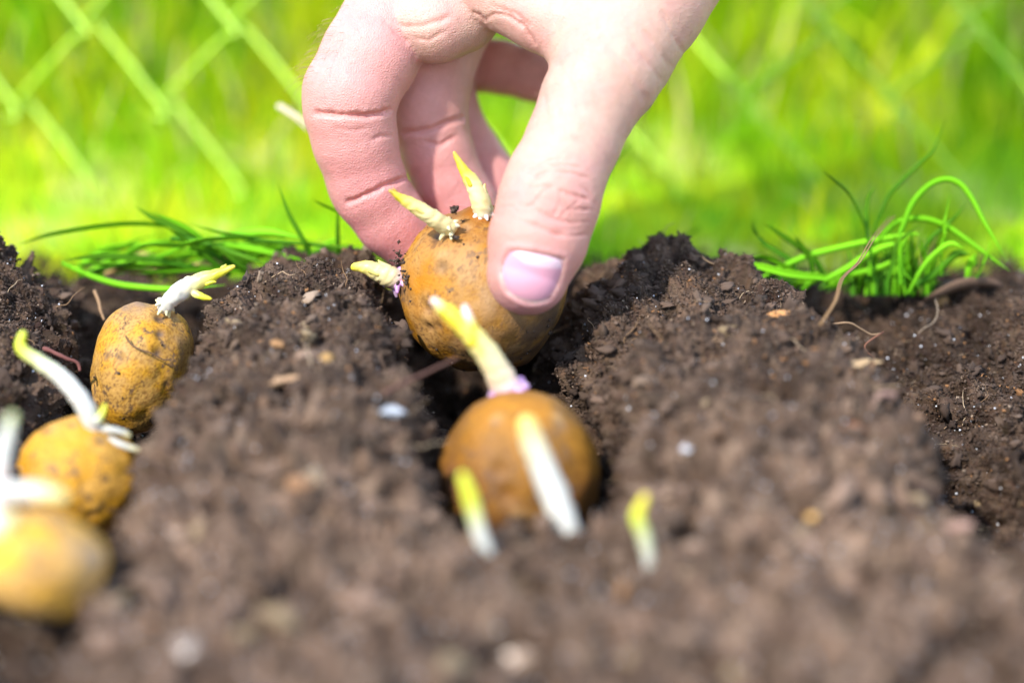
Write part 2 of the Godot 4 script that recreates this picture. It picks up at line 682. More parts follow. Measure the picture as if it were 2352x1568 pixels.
func build_lawn() -> void:
	var r := RandomNumberGenerator.new()
	r.seed = 21
	for kind in 4:
		var xf := []
		var cols := []
		var m := blade_mesh([0.15, 0.4, 0.75, 0.3][kind], [0.05, 0.045, 0.05, 0.035][kind])
		var count := 4200
		for k in count:
			var d := 0.585 + 2.9 * pow(r.randf(), 1.9)
			var z := 0.47 - d * 0.94
			var x := r.randf_range(-1.0, 1.0) * (0.13 + d * 0.32)
			var len := lerpf(0.012, 0.085, sm(0.60, 0.98, d)) * r.randf_range(0.5, 1.45)
			var patch := n_big.get_noise_2d(x * 0.16 + 7.0, z * 0.10)
			var patch2 := n_big.get_noise_2d(x * 0.25 - 2.0, z * 0.2 + 5.0)
			var col := Color(0.40, 0.69, 0.005).lerp(Color(0.74, 0.75, 0.010), clampf(0.5 + patch * 1.8, 0, 1))
			var tall := clampf((d - 0.68) / 0.2, 0, 1)
			if r.randf() < 0.06 + 0.5 * clampf(patch2 * 2.2 - 0.45 + 0.5 * sm(0.05, -0.25, x), 0, 1) * tall:
				col = Color(0.80, 0.70, 0.36)
			elif r.randf() < 0.15:
				col = Color(0.20, 0.42, 0.008)
			var b := Basis(Vector3.UP, r.randf() * TAU) * Basis(Vector3(1, 0, 0), r.randf_range(-0.35, 0.35))
			b = b * Basis.from_scale(Vector3(len, len, len))
			xf.append(Transform3D(b, Vector3(x, -0.014, z)))
			cols.append(col * r.randf_range(0.8, 1.2))
		tag(many("lawn_grass", m, M.grass, xf, cols), "bright green blurred grass with straw patches behind the bed", "grass", "lawn grass", "stuff")


func px_leaf(o: Node3D, pts: Array, d0: float, d1: float, wid: float, col: Color, tip := true, across := Vector3.ZERO) -> void:
	var p := []
	var n := pts.size()
	var w := []
	var c := []
	for i in n:
		var t := float(i) / (n - 1)
		p.append(at(pts[i][0], pts[i][1], lerpf(d0, d1, t)) - o.position)
		w.append(wid * 0.00078 * (minf(1.0, 0.7 + t) if not tip else minf(1.0, 0.7 + t) * pow(1.0 - pow(t, 5.0), 0.8)))
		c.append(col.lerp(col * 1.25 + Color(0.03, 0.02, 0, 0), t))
	if across == Vector3.ZERO:
		across = Vector3(rng.randf_range(-0.6, 0.6), rng.randf_range(0.5, 1.0), rng.randf_range(-0.2, 0.7))
	var s := Shell.new()
	leaf(s, p, w, c, across, 0.5)
	put("blade", s.mesh(), M.blade, o)


func build_tufts() -> void:
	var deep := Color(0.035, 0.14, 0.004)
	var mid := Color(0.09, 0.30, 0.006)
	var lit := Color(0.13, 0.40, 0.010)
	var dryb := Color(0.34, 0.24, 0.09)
	# right tuft
	var o := root_of("grass_tuft", at(2060, 670, 0.535))
	tag(o, "upright green grass tuft with arching blades behind the bed, right of the hand", "grass tuft")
	var R := func(a: Array) -> Array: return a.map(func(q): return [1592.5 + q[0] * 0.3229, 245.0 + q[1] * 0.3229])
	for b in [
		[[[1270, 1250], [1290, 900], [1360, 720], [1430, 600], [1600, 430], [1720, 300], [1810, 60]], 2.3, deep],
		[[[1300, 1250], [1240, 900], [1215, 800], [1120, 620], [1000, 510], [920, 450]], 1.8, deep],
		[[[1240, 1250], [1245, 970], [1245, 800], [1250, 640], [1305, 562]], 1.6, deep],
		[[[1480, 1260], [1470, 950], [1510, 820], [1570, 680], [1680, 560], [1800, 515], [1900, 550], [1980, 650], [2060, 800], [2130, 920], [2240, 1100]], 2.0, mid],
		[[[1260, 1200], [1300, 1000], [1400, 870], [1500, 810], [1650, 800], [1800, 850], [1950, 950], [2100, 1060], [2260, 1170]], 2.0, mid],
		[[[460, 1240], [620, 1150], [800, 1070], [980, 1020], [1250, 960], [1540, 910], [1620, 905]], 2.2, lit],
		[[[960, 1260], [900, 1130], [830, 1040], [740, 980], [620, 900], [490, 820]], 2.3, deep],
		[[[740, 1200], [700, 1100], [600, 1030], [500, 970], [440, 890], [420, 800]], 1.7, deep],
		[[[860, 1200], [840, 1080], [770, 980], [725, 915]], 2.2, deep],
		[[[930, 1240], [1100, 1150], [1250, 1050], [1400, 985], [1540, 990]], 2.4, lit],
		[[[1060, 1220], [1300, 1170], [1450, 1110], [1560, 1070]], 3.6, lit],
		[[[950, 1215], [800, 1200], [650, 1180], [450, 1130], [300, 1110]], 2.6, lit],
		[[[1540, 1330], [1640, 1160], [1740, 1050], [1840, 985], [1930, 1010]], 3.4, lit],
		[[[1770, 1200], [1780, 960], [1790, 860], [1830, 600]], 1.6, mid],
		[[[1620, 1300], [1500, 1160], [1490, 1000], [1560, 890]], 2.4, mid],
		[[[2020, 1220], [2080, 1100], [2130, 930]], 2.0, lit],
		[[[1960, 1230], [1975, 1150], [1990, 1100], [2015, 1040]], 3.0, lit],
		[[[1560, 1300], [1750, 1190], [1880, 1060], [1970, 1050]], 4.0, deep],
		[[[1640, 1010], [1700, 930], [1850, 800], [1950, 680]], 1.4, deep],
		[[[830, 1230], [620, 1110], [480, 1060], [300, 1120]], 2.0, mid],
		[[[1380, 1280], [1430, 1100], [1470, 960], [1620, 840]], 2.0, deep],
	]:
		var dd := rng.randf_range(-0.006, 0.010)
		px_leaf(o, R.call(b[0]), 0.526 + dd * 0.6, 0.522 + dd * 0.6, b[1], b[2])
	for k in 80:
		var x := rng.randf_range(1130, 1720)
		var top := rng.randf_range(880, 1130)
		var lean := rng.randf_range(-90, 110)
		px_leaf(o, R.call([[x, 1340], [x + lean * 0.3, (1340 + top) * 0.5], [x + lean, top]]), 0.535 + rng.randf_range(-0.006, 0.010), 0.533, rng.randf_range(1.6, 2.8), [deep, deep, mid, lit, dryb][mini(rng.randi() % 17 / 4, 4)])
	for k in 26:
		var x := rng.randf_range(250, 2100)
		var y := rng.randf_range(1180, 1270)
		px_leaf(o, R.call([[x, y + 60], [x + 90, y + rng.randf_range(-20, 20)], [x + rng.randf_range(170, 300), y + rng.randf_range(-90, 30)]]), 0.540 + rng.randf_range(-0.010, 0.012), 0.536, rng.randf_range(1.6, 2.8), [deep, mid, mid, lit, dryb][mini(rng.randi() % 17 / 4, 4)])
	# left tuft
	o = root_of("grass_tuft", at(480, 650, 0.535))
	tag(o, "green grass tuft with blades combed flat behind the bed, left of the hand", "grass tuft")
	var L := func(a: Array) -> Array: return a.map(func(q): return [q[0] * 0.3906, q[1] * 0.3906])
	for b in [
		[[[990, 1322], [800, 1307], [600, 1320], [300, 1370], [90, 1445]], 2.2, lit],
		[[[1400, 1570], [1300, 1520], [1150, 1420], [1000, 1320], [900, 1280], [790, 1212]], 2.4, deep],
		[[[1300, 1500], [1180, 1390], [1050, 1310], [870, 1240]], 2.0, lit],
		[[[1500, 1390], [1400, 1388], [1200, 1400], [1050, 1432], [900, 1430], [770, 1455]], 2.6, lit],
		[[[1300, 1400], [1430, 1380], [1600, 1372], [1820, 1412]], 3.4, lit],
		[[[1320, 1395], [1600, 1425], [1800, 1440], [2010, 1462], [2200, 1490]], 1.9, deep],
		[[[1830, 1520], [1810, 1460], [1780, 1400], [1700, 1250], [1632, 1075]], 1.8, deep],
		[[[1990, 1500], [1990, 1440], [1988, 1320], [1992, 1150]], 1.6, deep],
		[[[2060, 1290], [1990, 1240], [1900, 1200], [1835, 1172]], 1.5, mid],
		[[[1500, 1400], [1450, 1380], [1300, 1360], [1100, 1310]], 2.2, mid],
		[[[1360, 1610], [1250, 1530], [1130, 1430], [970, 1335]], 2.6, deep],
		[[[1520, 1610], [1400, 1540], [1220, 1410]], 2.4, deep],
		[[[1180, 1575], [907, 1525], [587, 1503], [350, 1535]], 1.9, deep],
		[[[1350, 1570], [1100, 1560], [750, 1545], [350, 1550]], 3.0, lit],
		[[[530, 1600], [693, 1565], [860, 1525]], 1.6, deep],
		[[[1500, 1600], [1280, 1575], [960, 1590], [790, 1610]], 2.2, lit],
		[[[1100, 1470], [1300, 1450], [1500, 1480], [1750, 1530]], 2.4, mid],
		[[[1000, 1400], [1200, 1430], [1400, 1500], [1600, 1560]], 2.4, deep],
		[[[1250, 1440], [1400, 1445], [1600, 1490], [1900, 1560]], 2.2, mid],
	]:
		var dd := rng.randf_range(-0.005, 0.008)
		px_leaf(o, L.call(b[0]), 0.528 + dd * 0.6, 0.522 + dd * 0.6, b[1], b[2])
	for k in 64:
		var x := rng.randf_range(420, 1900)
		var y := rng.randf_range(1440, 1600)
		px_leaf(o, L.call([[x, y + 40], [x + 120, y + rng.randf_range(-40, 10)], [x + rng.randf_range(220, 420), y + rng.randf_range(-90, 30)]]), 0.540 + rng.randf_range(-0.010, 0.012), 0.536, rng.randf_range(1.6, 2.8), [deep, mid, mid, lit, dryb][mini(rng.randi() % 17 / 4, 4)])
	# single blades
	var single := [
		["long green grass blade curving down over the soil behind the left sprouted potato", [[140, 605], [200, 633], [267, 654], [333, 662], [392, 664], [520, 654]], 0.528, 0.52, 2.2, lit],
		["dark grass blade tip showing just right of the thumb", [[1385, 420], [1412, 372], [1440, 340], [1452, 318]], 0.56, 0.56, 1.6, mid],
		["small grass blade leaning right behind the crest right of the hand", [[1540, 590], [1570, 550], [1600, 528], [1612, 518]], 0.56, 0.56, 1.5, mid],
	]
	for b in single:
		var q: Array = b[1]
		var g := root_of("grass_sprig", at(q[0][0], q[0][1], b[2]))
		px_leaf(g, q, b[2], b[3], b[4], b[5])
		tag(g, b[0], "grass blade")
	var dry := [
		["tan dry straw stalk leaning up out of the soil in front of the right tuft", [[1885, 745], [1920, 690], [1935, 640], [1973, 603], [2002, 555], [2025, 525], [2051, 497]], 0.462, 0.525, 0.42, Color(0.24, 0.14, 0.06)],
		["short pale stalk sticking out behind the index finger", [[640, 243], [665, 258], [690, 275], [712, 296]], 0.56, 0.56, 1.0, Color(0.66, 0.55, 0.40)],
	]
	for b in dry:
		var q: Array = b[1]
		var g := root_of("dry_stalk", at(q[0][0], q[0][1], b[2]))
		var s := Shell.new()
		for e in [-0.6, 0.5]:
			var p := []
			var rad := []
			for i in q.size():
				var t := float(i) / (q.size() - 1)
				p.append(at(q[i][0] + e * (3.0 + 7.0 * t), q[i][1] - e * 2.0, lerpf(b[2], b[3], t)) - g.position)
				rad.append(b[4] * 0.001 * (0.55 - 0.25 * t))
			tube(s, p, rad, [b[5], b[5]], 6, 3, 0.3)
		put("stalk", s.mesh(), M.straw, g)
		tag(g, b[0], "straw")


# ---------------------------------------------------------------- potatoes
var cream := Color(0.62, 0.52, 0.24)
var white := Color(0.52, 0.50, 0.42)
var lemon := Color(0.64, 0.50, 0.03)
var lime := Color(0.52, 0.56, 0.03)
var purple := Color(0.46, 0.13, 0.46)
var blush := Color(0.72, 0.48, 0.42)


# r: half axes in mm along the lens axes; marks: [direction in lens axes, how far it reaches, colour, strength]
func potato(label: String, px: float, py: float, d: float, r: Vector3, roll: float, sd: int, n: int, gold: Color, tan_: Color, marks: Array, specks: int) -> Node3D:
	var mid := at(px, py, d)
	var o := root_of("potato", mid - Vector3(0, r.y * 0.001, 0))
	tag(o, label, "potato")
	var eyes := RandomNumberGenerator.new()
	eyes.seed = sd
	for k in 7:
		var dir := Vector3(eyes.randf_range(-1, 1), eyes.randf_range(-0.7, 1), eyes.randf_range(0.2, 1)).normalized()
		marks.append([dir, eyes.randf_range(0.05, 0.10), Color(0.16, 0.085, 0.035), 0.75, eyes.randf_range(0.015, 0.04)])
		marks.append([(dir + Vector3(0.02, 0.14, 0)).normalized(), 0.09, Color(0.40, 0.24, 0.09), 0.35, -0.02])
	var b := ball(n)
	var s := Shell.new()
	var rot := Basis(Vector3(0, 0, 1), roll)
	var off := Vector3(sd * 0.31, sd * 0.17, sd * 0.23)
	for e in b[0]:
		var q: Vector3 = e
		var lump_ := n_big.get_noise_3dv(q * 0.0105 + off)
		var small := n_mid.get_noise_3dv(q * 0.012 + off)
		var k := 1.0 + (0.06 if sd == 8 else 0.12) * lump_ + 0.012 * small
		var dent := 0.0
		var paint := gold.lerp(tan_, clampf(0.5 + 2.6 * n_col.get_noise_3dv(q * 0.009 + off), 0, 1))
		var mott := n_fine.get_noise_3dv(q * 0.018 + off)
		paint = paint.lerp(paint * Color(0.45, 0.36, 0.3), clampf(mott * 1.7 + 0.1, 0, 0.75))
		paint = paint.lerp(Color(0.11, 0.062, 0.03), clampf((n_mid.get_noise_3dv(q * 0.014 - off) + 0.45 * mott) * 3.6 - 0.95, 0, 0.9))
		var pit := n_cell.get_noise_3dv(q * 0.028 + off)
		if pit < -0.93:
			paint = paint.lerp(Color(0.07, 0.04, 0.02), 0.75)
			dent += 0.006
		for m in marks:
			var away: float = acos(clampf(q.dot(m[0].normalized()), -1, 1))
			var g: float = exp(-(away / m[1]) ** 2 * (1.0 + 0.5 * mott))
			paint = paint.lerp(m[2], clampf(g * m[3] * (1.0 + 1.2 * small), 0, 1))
			if m.size() > 4:
				dent += m[4] * exp(-(away / m[1]) ** 2)
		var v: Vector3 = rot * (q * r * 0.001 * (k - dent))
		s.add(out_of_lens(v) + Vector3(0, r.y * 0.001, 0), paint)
	s.f = b[1]
	put("tuber", s.mesh(), M.potato, o)
	var nn := s.normals()
	var xf := []
	var cols := []
	for i in specks:
		var q := rng.randi() % s.v.size()
		if n_mid.get_noise_3dv(b[0][q] * 0.014 - off) < 0.22 and rng.randf() < 0.9:
			continue
		var size := 0.00008 + 0.00036 * pow(rng.randf(), 6.0)
		xf.append(Transform3D(turned(nn[q], Vector3.ONE * size), s.v[q] + nn[q] * size * 0.2))
		cols.append(Color(0.06, 0.04, 0.028) * rng.randf_range(0.7, 1.5))
	if xf:
		many("clinging_soil", lump(3, 0.9, sd), M.crumb, xf, cols, o)
	return o


# a sprout on o: pts [px, py, d], radii mm, colours; nubs short root buds round its foot
func sprout(o: Node3D, pts: Array, radii: Array, cols: Array, nubs := 0, nub_col := Color.WHITE, called := "sprout") -> MeshInstance3D:
	var p := []
	var rr := []
	for i in pts.size():
		p.append(at(pts[i][0], pts[i][1], pts[i][2]) - o.position)
		rr.append(radii[i] * 0.001)
	var s := Shell.new()
	tube(s, p, rr, cols, 18, 7, 0.22)
	var g := put(called, s.mesh(), M.sprout, o)
	var dir: Vector3 = (p[1] - p[0]).normalized()
	var x := dir.cross(Vector3(0.3, 1, 0.2)).normalized()
	var y := x.cross(dir)
	for k in nubs:
		var w := TAU * (k + rng.randf_range(-0.3, 0.3)) / nubs
		var out_ := x * cos(w) + y * sin(w)
		var foot: Vector3 = p[0] + dir * rr[0] * rng.randf_range(-0.1, 0.9) + out_ * rr[0] * 0.7
		var len: float = rr[0] * rng.randf_range(0.5, 1.1)
		var q := Shell.new()
		var bend := out_ * 0.9 + dir * rng.randf_range(-0.7, 0.3)
		var end: Color = nub_col.lerp(white, rng.randf() * 0.6)
		tube(q, [foot, foot + bend * len * 0.5, foot + bend * len + Vector3(0, -0.2, 0) * len], [rr[0] * 0.34, rr[0] * 0.29, rr[0] * 0.14], [nub_col, end, end], 8, 3)
		put("root_bud", q.mesh(), M.sprout, g)
	if nubs > 5:   # scale leaves pressed against the stem
		for k in 4:
			var i := 1 + k % (p.size() - 2)
			var d: Vector3 = (p[i + 1] - p[i - 1]).normalized()
			var w := TAU * 0.38 * k + 0.6
			var out_ := (x * cos(w) + y * sin(w))
			var foot: Vector3 = p[i].lerp(p[i + 1], 0.3 + 0.1 * k) + out_ * rr[i] * 0.75
			var q := Shell.new()
			var c: Color = cols[mini(i + 1, cols.size() - 1)]
			tube(q, [foot - d * rr[i] * 0.4, foot + (d + out_ * 0.25) * rr[i] * 0.4, foot + (d + out_ * 0.4) * rr[i] * 0.85], [rr[i] * 0.30, rr[i] * 0.24, rr[i] * 0.07], [c, c, c.lerp(lemon, 0.6)], 8, 3)
			put("leaf_bud", q.mesh(), M.sprout, g)
	return g


func build_potatoes() -> void:
	var gold := Color(0.40, 0.19, 0.022)
	var tan_ := Color(0.42, 0.27, 0.13)
	var dirt := Color(0.10, 0.06, 0.035)
	# the one in the hand
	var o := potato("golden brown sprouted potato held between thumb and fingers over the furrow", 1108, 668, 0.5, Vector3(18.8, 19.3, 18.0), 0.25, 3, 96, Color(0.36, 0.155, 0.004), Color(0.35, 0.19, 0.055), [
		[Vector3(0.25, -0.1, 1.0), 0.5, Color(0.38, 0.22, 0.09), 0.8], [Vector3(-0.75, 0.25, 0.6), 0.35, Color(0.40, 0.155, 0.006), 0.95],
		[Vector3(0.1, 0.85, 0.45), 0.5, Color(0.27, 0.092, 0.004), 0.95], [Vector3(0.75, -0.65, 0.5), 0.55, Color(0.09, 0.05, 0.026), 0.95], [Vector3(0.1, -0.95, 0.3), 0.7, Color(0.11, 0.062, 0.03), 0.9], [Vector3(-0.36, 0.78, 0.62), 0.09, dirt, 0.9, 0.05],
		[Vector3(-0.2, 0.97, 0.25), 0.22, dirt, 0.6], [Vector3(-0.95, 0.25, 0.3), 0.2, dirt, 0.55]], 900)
	sprout(o, [[1034, 524, 0.4865], [1005, 507, 0.4845], [975, 488, 0.483], [942, 467, 0.482], [915, 451, 0.481], [895, 437, 0.480]], [1.9, 1.95, 1.8, 1.45, 0.85, 0.35], [cream, cream, cream, lemon.lerp(cream, 0.5), lemon, Color(0.45, 0.28, 0.04)], 9, cream)
	sprout(o, [[1112, 494, 0.493], [1106, 468, 0.492], [1090, 428, 0.4915], [1066, 392, 0.491], [1043, 350, 0.490]], [2.1, 2.25, 1.9, 1.25, 0.4], [white, cream, cream, lemon, Color(0.5, 0.32, 0.05)], 8, blush)
	sprout(o, [[918, 642, 0.498], [893, 634, 0.497], [868, 624, 0.4965], [842, 614, 0.496], [812, 613, 0.497]], [2.5, 2.5, 2.2, 1.6, 0.9], [purple.lerp(white, 0.4), cream, cream, lemon.lerp(cream, 0.5), lemon], 9, purple.lerp(white, 0.25))
	for c in [[918, 596, 0.4965, 34, 1.8, 1.5], [1042, 482, 0.487, 16, 1.3, 1.2], [1046, 545, 0.4845, 12, 0.9, 0.7], [930, 640, 0.4925, 20, 1.6, 1.4]]:
		var xf := []
		var cols := []
		for k in c[3]:
			var size := rng.randf_range(0.00018, 0.0005)
			var q := at(c[0], c[1], c[2]) - o.position + Vector3(rng.randfn() * c[4] * 0.4, rng.randfn() * c[4] * c[5] * 0.4, rng.randfn() * 0.6) * 0.001
			xf.append(Transform3D(turned(Vector3.UP, Vector3(1.2, 0.8, 0.9) * size), q))
			cols.append(Color(0.05, 0.034, 0.025) * rng.randf_range(0.7, 1.6))
		many("soil_clump", lump(3, 0.9, int(c[0])), M.crumb, xf, cols, o)
	# front of the middle furrow
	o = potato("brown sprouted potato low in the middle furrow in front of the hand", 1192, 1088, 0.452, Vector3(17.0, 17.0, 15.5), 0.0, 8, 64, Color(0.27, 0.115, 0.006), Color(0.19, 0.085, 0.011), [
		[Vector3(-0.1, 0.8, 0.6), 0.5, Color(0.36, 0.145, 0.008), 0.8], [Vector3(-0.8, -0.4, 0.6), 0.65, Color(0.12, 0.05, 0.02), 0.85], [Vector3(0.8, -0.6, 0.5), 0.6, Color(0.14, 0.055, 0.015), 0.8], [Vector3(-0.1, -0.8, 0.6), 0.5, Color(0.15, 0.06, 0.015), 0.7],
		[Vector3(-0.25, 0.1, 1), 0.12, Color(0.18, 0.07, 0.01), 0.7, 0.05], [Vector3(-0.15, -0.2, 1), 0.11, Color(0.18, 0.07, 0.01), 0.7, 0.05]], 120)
	sprout(o, [[1172, 905, 0.455], [1150, 865, 0.453], [1120, 815, 0.451], [1085, 770, 0.45], [1048, 735, 0.449], [1020, 710, 0.449], [996, 690, 0.449]], [3.5, 2.9, 2.5, 2.3, 1.8, 1.5, 0.9], [purple.lerp(white, 0.1), blush.lerp(cream, 0.5), cream, lemon.lerp(cream, 0.4), lemon, lime.lerp(lemon, 0.5), blush], 11, purple.lerp(white, 0.12))
	sprout(o, [[1090, 785, 0.4495], [1080, 750, 0.449], [1072, 722, 0.449], [1067, 703, 0.449]], [1.8, 1.5, 1.1, 0.6], [lemon, lemon, blush, blush])
	# left furrow, three
	o = potato("golden potato with a dark groove and a yellow sprout in the left furrow", 322, 842, 0.496, Vector3(11.5, 14.6, 12.0), -0.22, 12, 84, Color(0.46, 0.225, 0.012), Color(0.40, 0.22, 0.05), [
		[Vector3(0.25, 0.85, 0.5), 0.13, dirt, 0.9, 0.06], [Vector3(0.36, 0.6, 0.75), 0.10, dirt, 0.85, 0.06], [Vector3(0.42, 0.3, 0.9), 0.10, dirt, 0.7, 0.05], [Vector3(-0.35, 0.9, 0.2), 0.35, Color(0.22, 0.13, 0.07), 0.8],
		[Vector3(0.8, 0.4, 0.6), 0.3, Color(0.24, 0.15, 0.08), 0.6]], 420)
	sprout(o, [[376, 706, 0.491], [392, 688, 0.4895], [420, 664, 0.4885], [455, 646, 0.488], [495, 630, 0.4875], [536, 612, 0.487]], [1.7, 1.9, 2.1, 1.8, 1.2, 0.5], [white, white, white, cream.lerp(lime, 0.3), lime.lerp(lemon, 0.4), Color(0.6, 0.48, 0.04)], 10, cream)
	sprout(o, [[445, 672, 0.4875], [460, 680, 0.487], [474, 684, 0.487], [484, 686, 0.487]], [0.9, 0.8, 0.6, 0.3], [cream, lime, lemon, lemon])
	o = potato("smooth yellow potato with a long white sprout, second in the left furrow", 186, 1092, 0.457, Vector3(12.8, 12.6, 12.0), -0.3, 17, 60, Color(0.52, 0.25, 0.014), Color(0.50, 0.26, 0.04), [
		[Vector3(-0.2, 0.7, 0.7), 0.4, Color(0.52, 0.27, 0.02), 0.7], [Vector3(0.05, 0.15, 1), 0.06, dirt, 0.9], [Vector3(-0.4, 0.1, 1), 0.08, dirt, 0.7], [Vector3(-0.3, 0.1, 1), 0.05, dirt, 0.7]], 60)
	sprout(o, [[218, 1000, 0.453], [208, 965, 0.452], [187, 922, 0.451], [141, 868, 0.451], [88, 830, 0.452], [47, 800, 0.452], [52, 766, 0.452]], [1.3, 1.9, 1.9, 1.75, 1.5, 1.15, 0.8], [blush.lerp(white, 0.6), white, white, white, white.lerp(lime, 0.45), lime, lime], 3, white)
	sprout(o, [[222, 968, 0.451], [234, 950, 0.451], [240, 930, 0.451]], [1.0, 0.8, 0.4], [white, lime, lime])
	sprout(o, [[222, 985, 0.453], [255, 987, 0.452], [280, 992, 0.452], [296, 1000, 0.452]], [0.9, 0.75, 0.65, 0.5], [white, white * 0.8, white * 0.75, cream], 0, white, "root")
	sprout(o, [[225, 1000, 0.453], [255, 1012, 0.452], [285, 1024, 0.451], [318, 1034, 0.451]], [0.9, 0.8, 0.7, 0.6], [white, white * 0.75, white * 0.75, cream], 0, white, "root")
	o = potato("big blurred yellow potato at the near end of the left furrow", 88, 1292, 0.384, Vector3(11.8, 9.6, 11.0), -0.25, 23, 48, Color(0.62, 0.32, 0.016), Color(0.44, 0.24, 0.06), [
		[Vector3(-0.6, 0.1, 0.8), 0.35, Color(0.74, 0.55, 0.03), 0.95], [Vector3(0.8, 0.4, 0.5), 0.5, Color(0.34, 0.23, 0.14), 0.8], [Vector3(-0.2, -0.7, 0.7), 0.5, Color(0.6, 0.36, 0.13), 0.7]], 40)
	sprout(o, [[-22, 1200, 0.385], [-12, 1130, 0.388], [0, 1060, 0.39], [15, 1000, 0.391], [28, 955, 0.392]], [1.9, 1.7, 1.5, 1.2, 0.8], [blush, blush, white, white, lime.lerp(white, 0.5)])
	sprout(o, [[-25, 1135, 0.388], [20, 1133, 0.388], [70, 1130, 0.387], [115, 1135, 0.386], [145, 1142, 0.386]], [2.1, 2.0, 1.8, 1.5, 1.0], [blush, white, white, cream, lime.lerp(white, 0.5)])
	sprout(o, [[-30, 1230, 0.378], [5, 1205, 0.377], [22, 1195, 0.376]], [2.2, 2.2, 1.6], [white, white, cream])
	# shoots of tubers under the soil
	for b in [
		["thick white shoot with a yellow top in front of the brown potato", [[1332, 1300, 0.411], [1312, 1250, 0.412], [1285, 1170, 0.414], [1250, 1080, 0.416], [1222, 1010, 0.417], [1208, 968, 0.418]], [2.9, 2.9, 2.7, 2.5, 2.3, 1.6], [white, white, white, white, white.lerp(lemon, 0.35), lemon.lerp(cream, 0.4)]],
		["thin white shoot with a lime tip left of the thick shoot", [[1140, 1330, 0.403], [1122, 1280, 0.404], [1100, 1215, 0.405], [1082, 1150, 0.406], [1063, 1092, 0.407]], [1.3, 1.35, 1.4, 1.35, 0.9], [white, white, white, lime, lime]],
		["short bent white shoot with a lime tip on the soil right of the thick shoot", [[1500, 1330, 0.403], [1492, 1280, 0.404], [1478, 1225, 0.405], [1464, 1185, 0.406], [1482, 1142, 0.407]], [1.2, 1.25, 1.3, 1.2, 0.8], [white, white, white.lerp(lime, 0.4), lime, lemon]],
	]:
		var q: Array = b[1]
		var depth := clampf(lens_depth(settle(at(q[1][0], q[1][1] - 22.0, q[1][2]))), 0.395, 0.416)
		for k in q.size():
			q[k][2] = depth - 0.001 * k
		o = root_of("potato_shoot", at(q[0][0], q[0][1], q[0][2]))
		sprout(o, q, b[2], b[3], 0, white, "stem")
		tag(o, b[0], "shoot")


# ---------------------------------------------------------------- the hand
# bones: [group, a, b, ra, rb] in millimetres along the lens axes, origin half a metre in front of the lens
var bones := []
var GROUPS := ["thumb", "index", "middle", "ring", "little", "palm", "pad"]


func hp(cx: float, cy: float, d: float) -> Vector3:
	return Vector3((643.0 + cx * 0.4884 - 1176.0) / FOCAL * d, -(cy * 0.4884 - 784.0) / FOCAL * d, 0.5 - d) * 1000.0


func chain(g: int, pts: Array) -> void:   # [cx, cy, d, r]
	for i in pts.size() - 1:
		var a: Array = pts[i]
		var b: Array = pts[i + 1]
		bones.append([g, hp(a[0], a[1], a[2]), hp(b[0], b[1], b[2]), a[3], b[3]])


func cone(p: Vector3, a: Vector3, b: Vector3, ra: float, rb: float) -> float:
	var ab := b - a
	var t := clampf((p - a).dot(ab) / ab.length_squared(), 0.0, 1.0)
	return p.distance_to(a + ab * t) - lerpf(ra, rb, t)


func smin(a: float, b: float, k: float) -> float:
	var h := maxf(k - absf(a - b), 0.0) / k
	return minf(a, b) - h * h * k * 0.25


func field(p: Vector3, near: Array) -> float:
	var g := [1e3, 1e3, 1e3, 1e3, 1e3, 1e3, 1e3]
	for i in near:
		var b: Array = bones[i]
		var k: int = b[0]
		g[k] = smin(g[k], cone(p, b[1], b[2], b[3], b[4]), 7.0 if k == 5 else 1.6)
	var body := smin(g[5], g[0], 7.0)
	var f := smin(body, g[1], 1.2)
	f = smin(f, g[6], 0.7)
	f = smin(f, g[2], 0.7)
	f = smin(f, g[3], 0.7)
	return smin(f, g[4], 0.7)


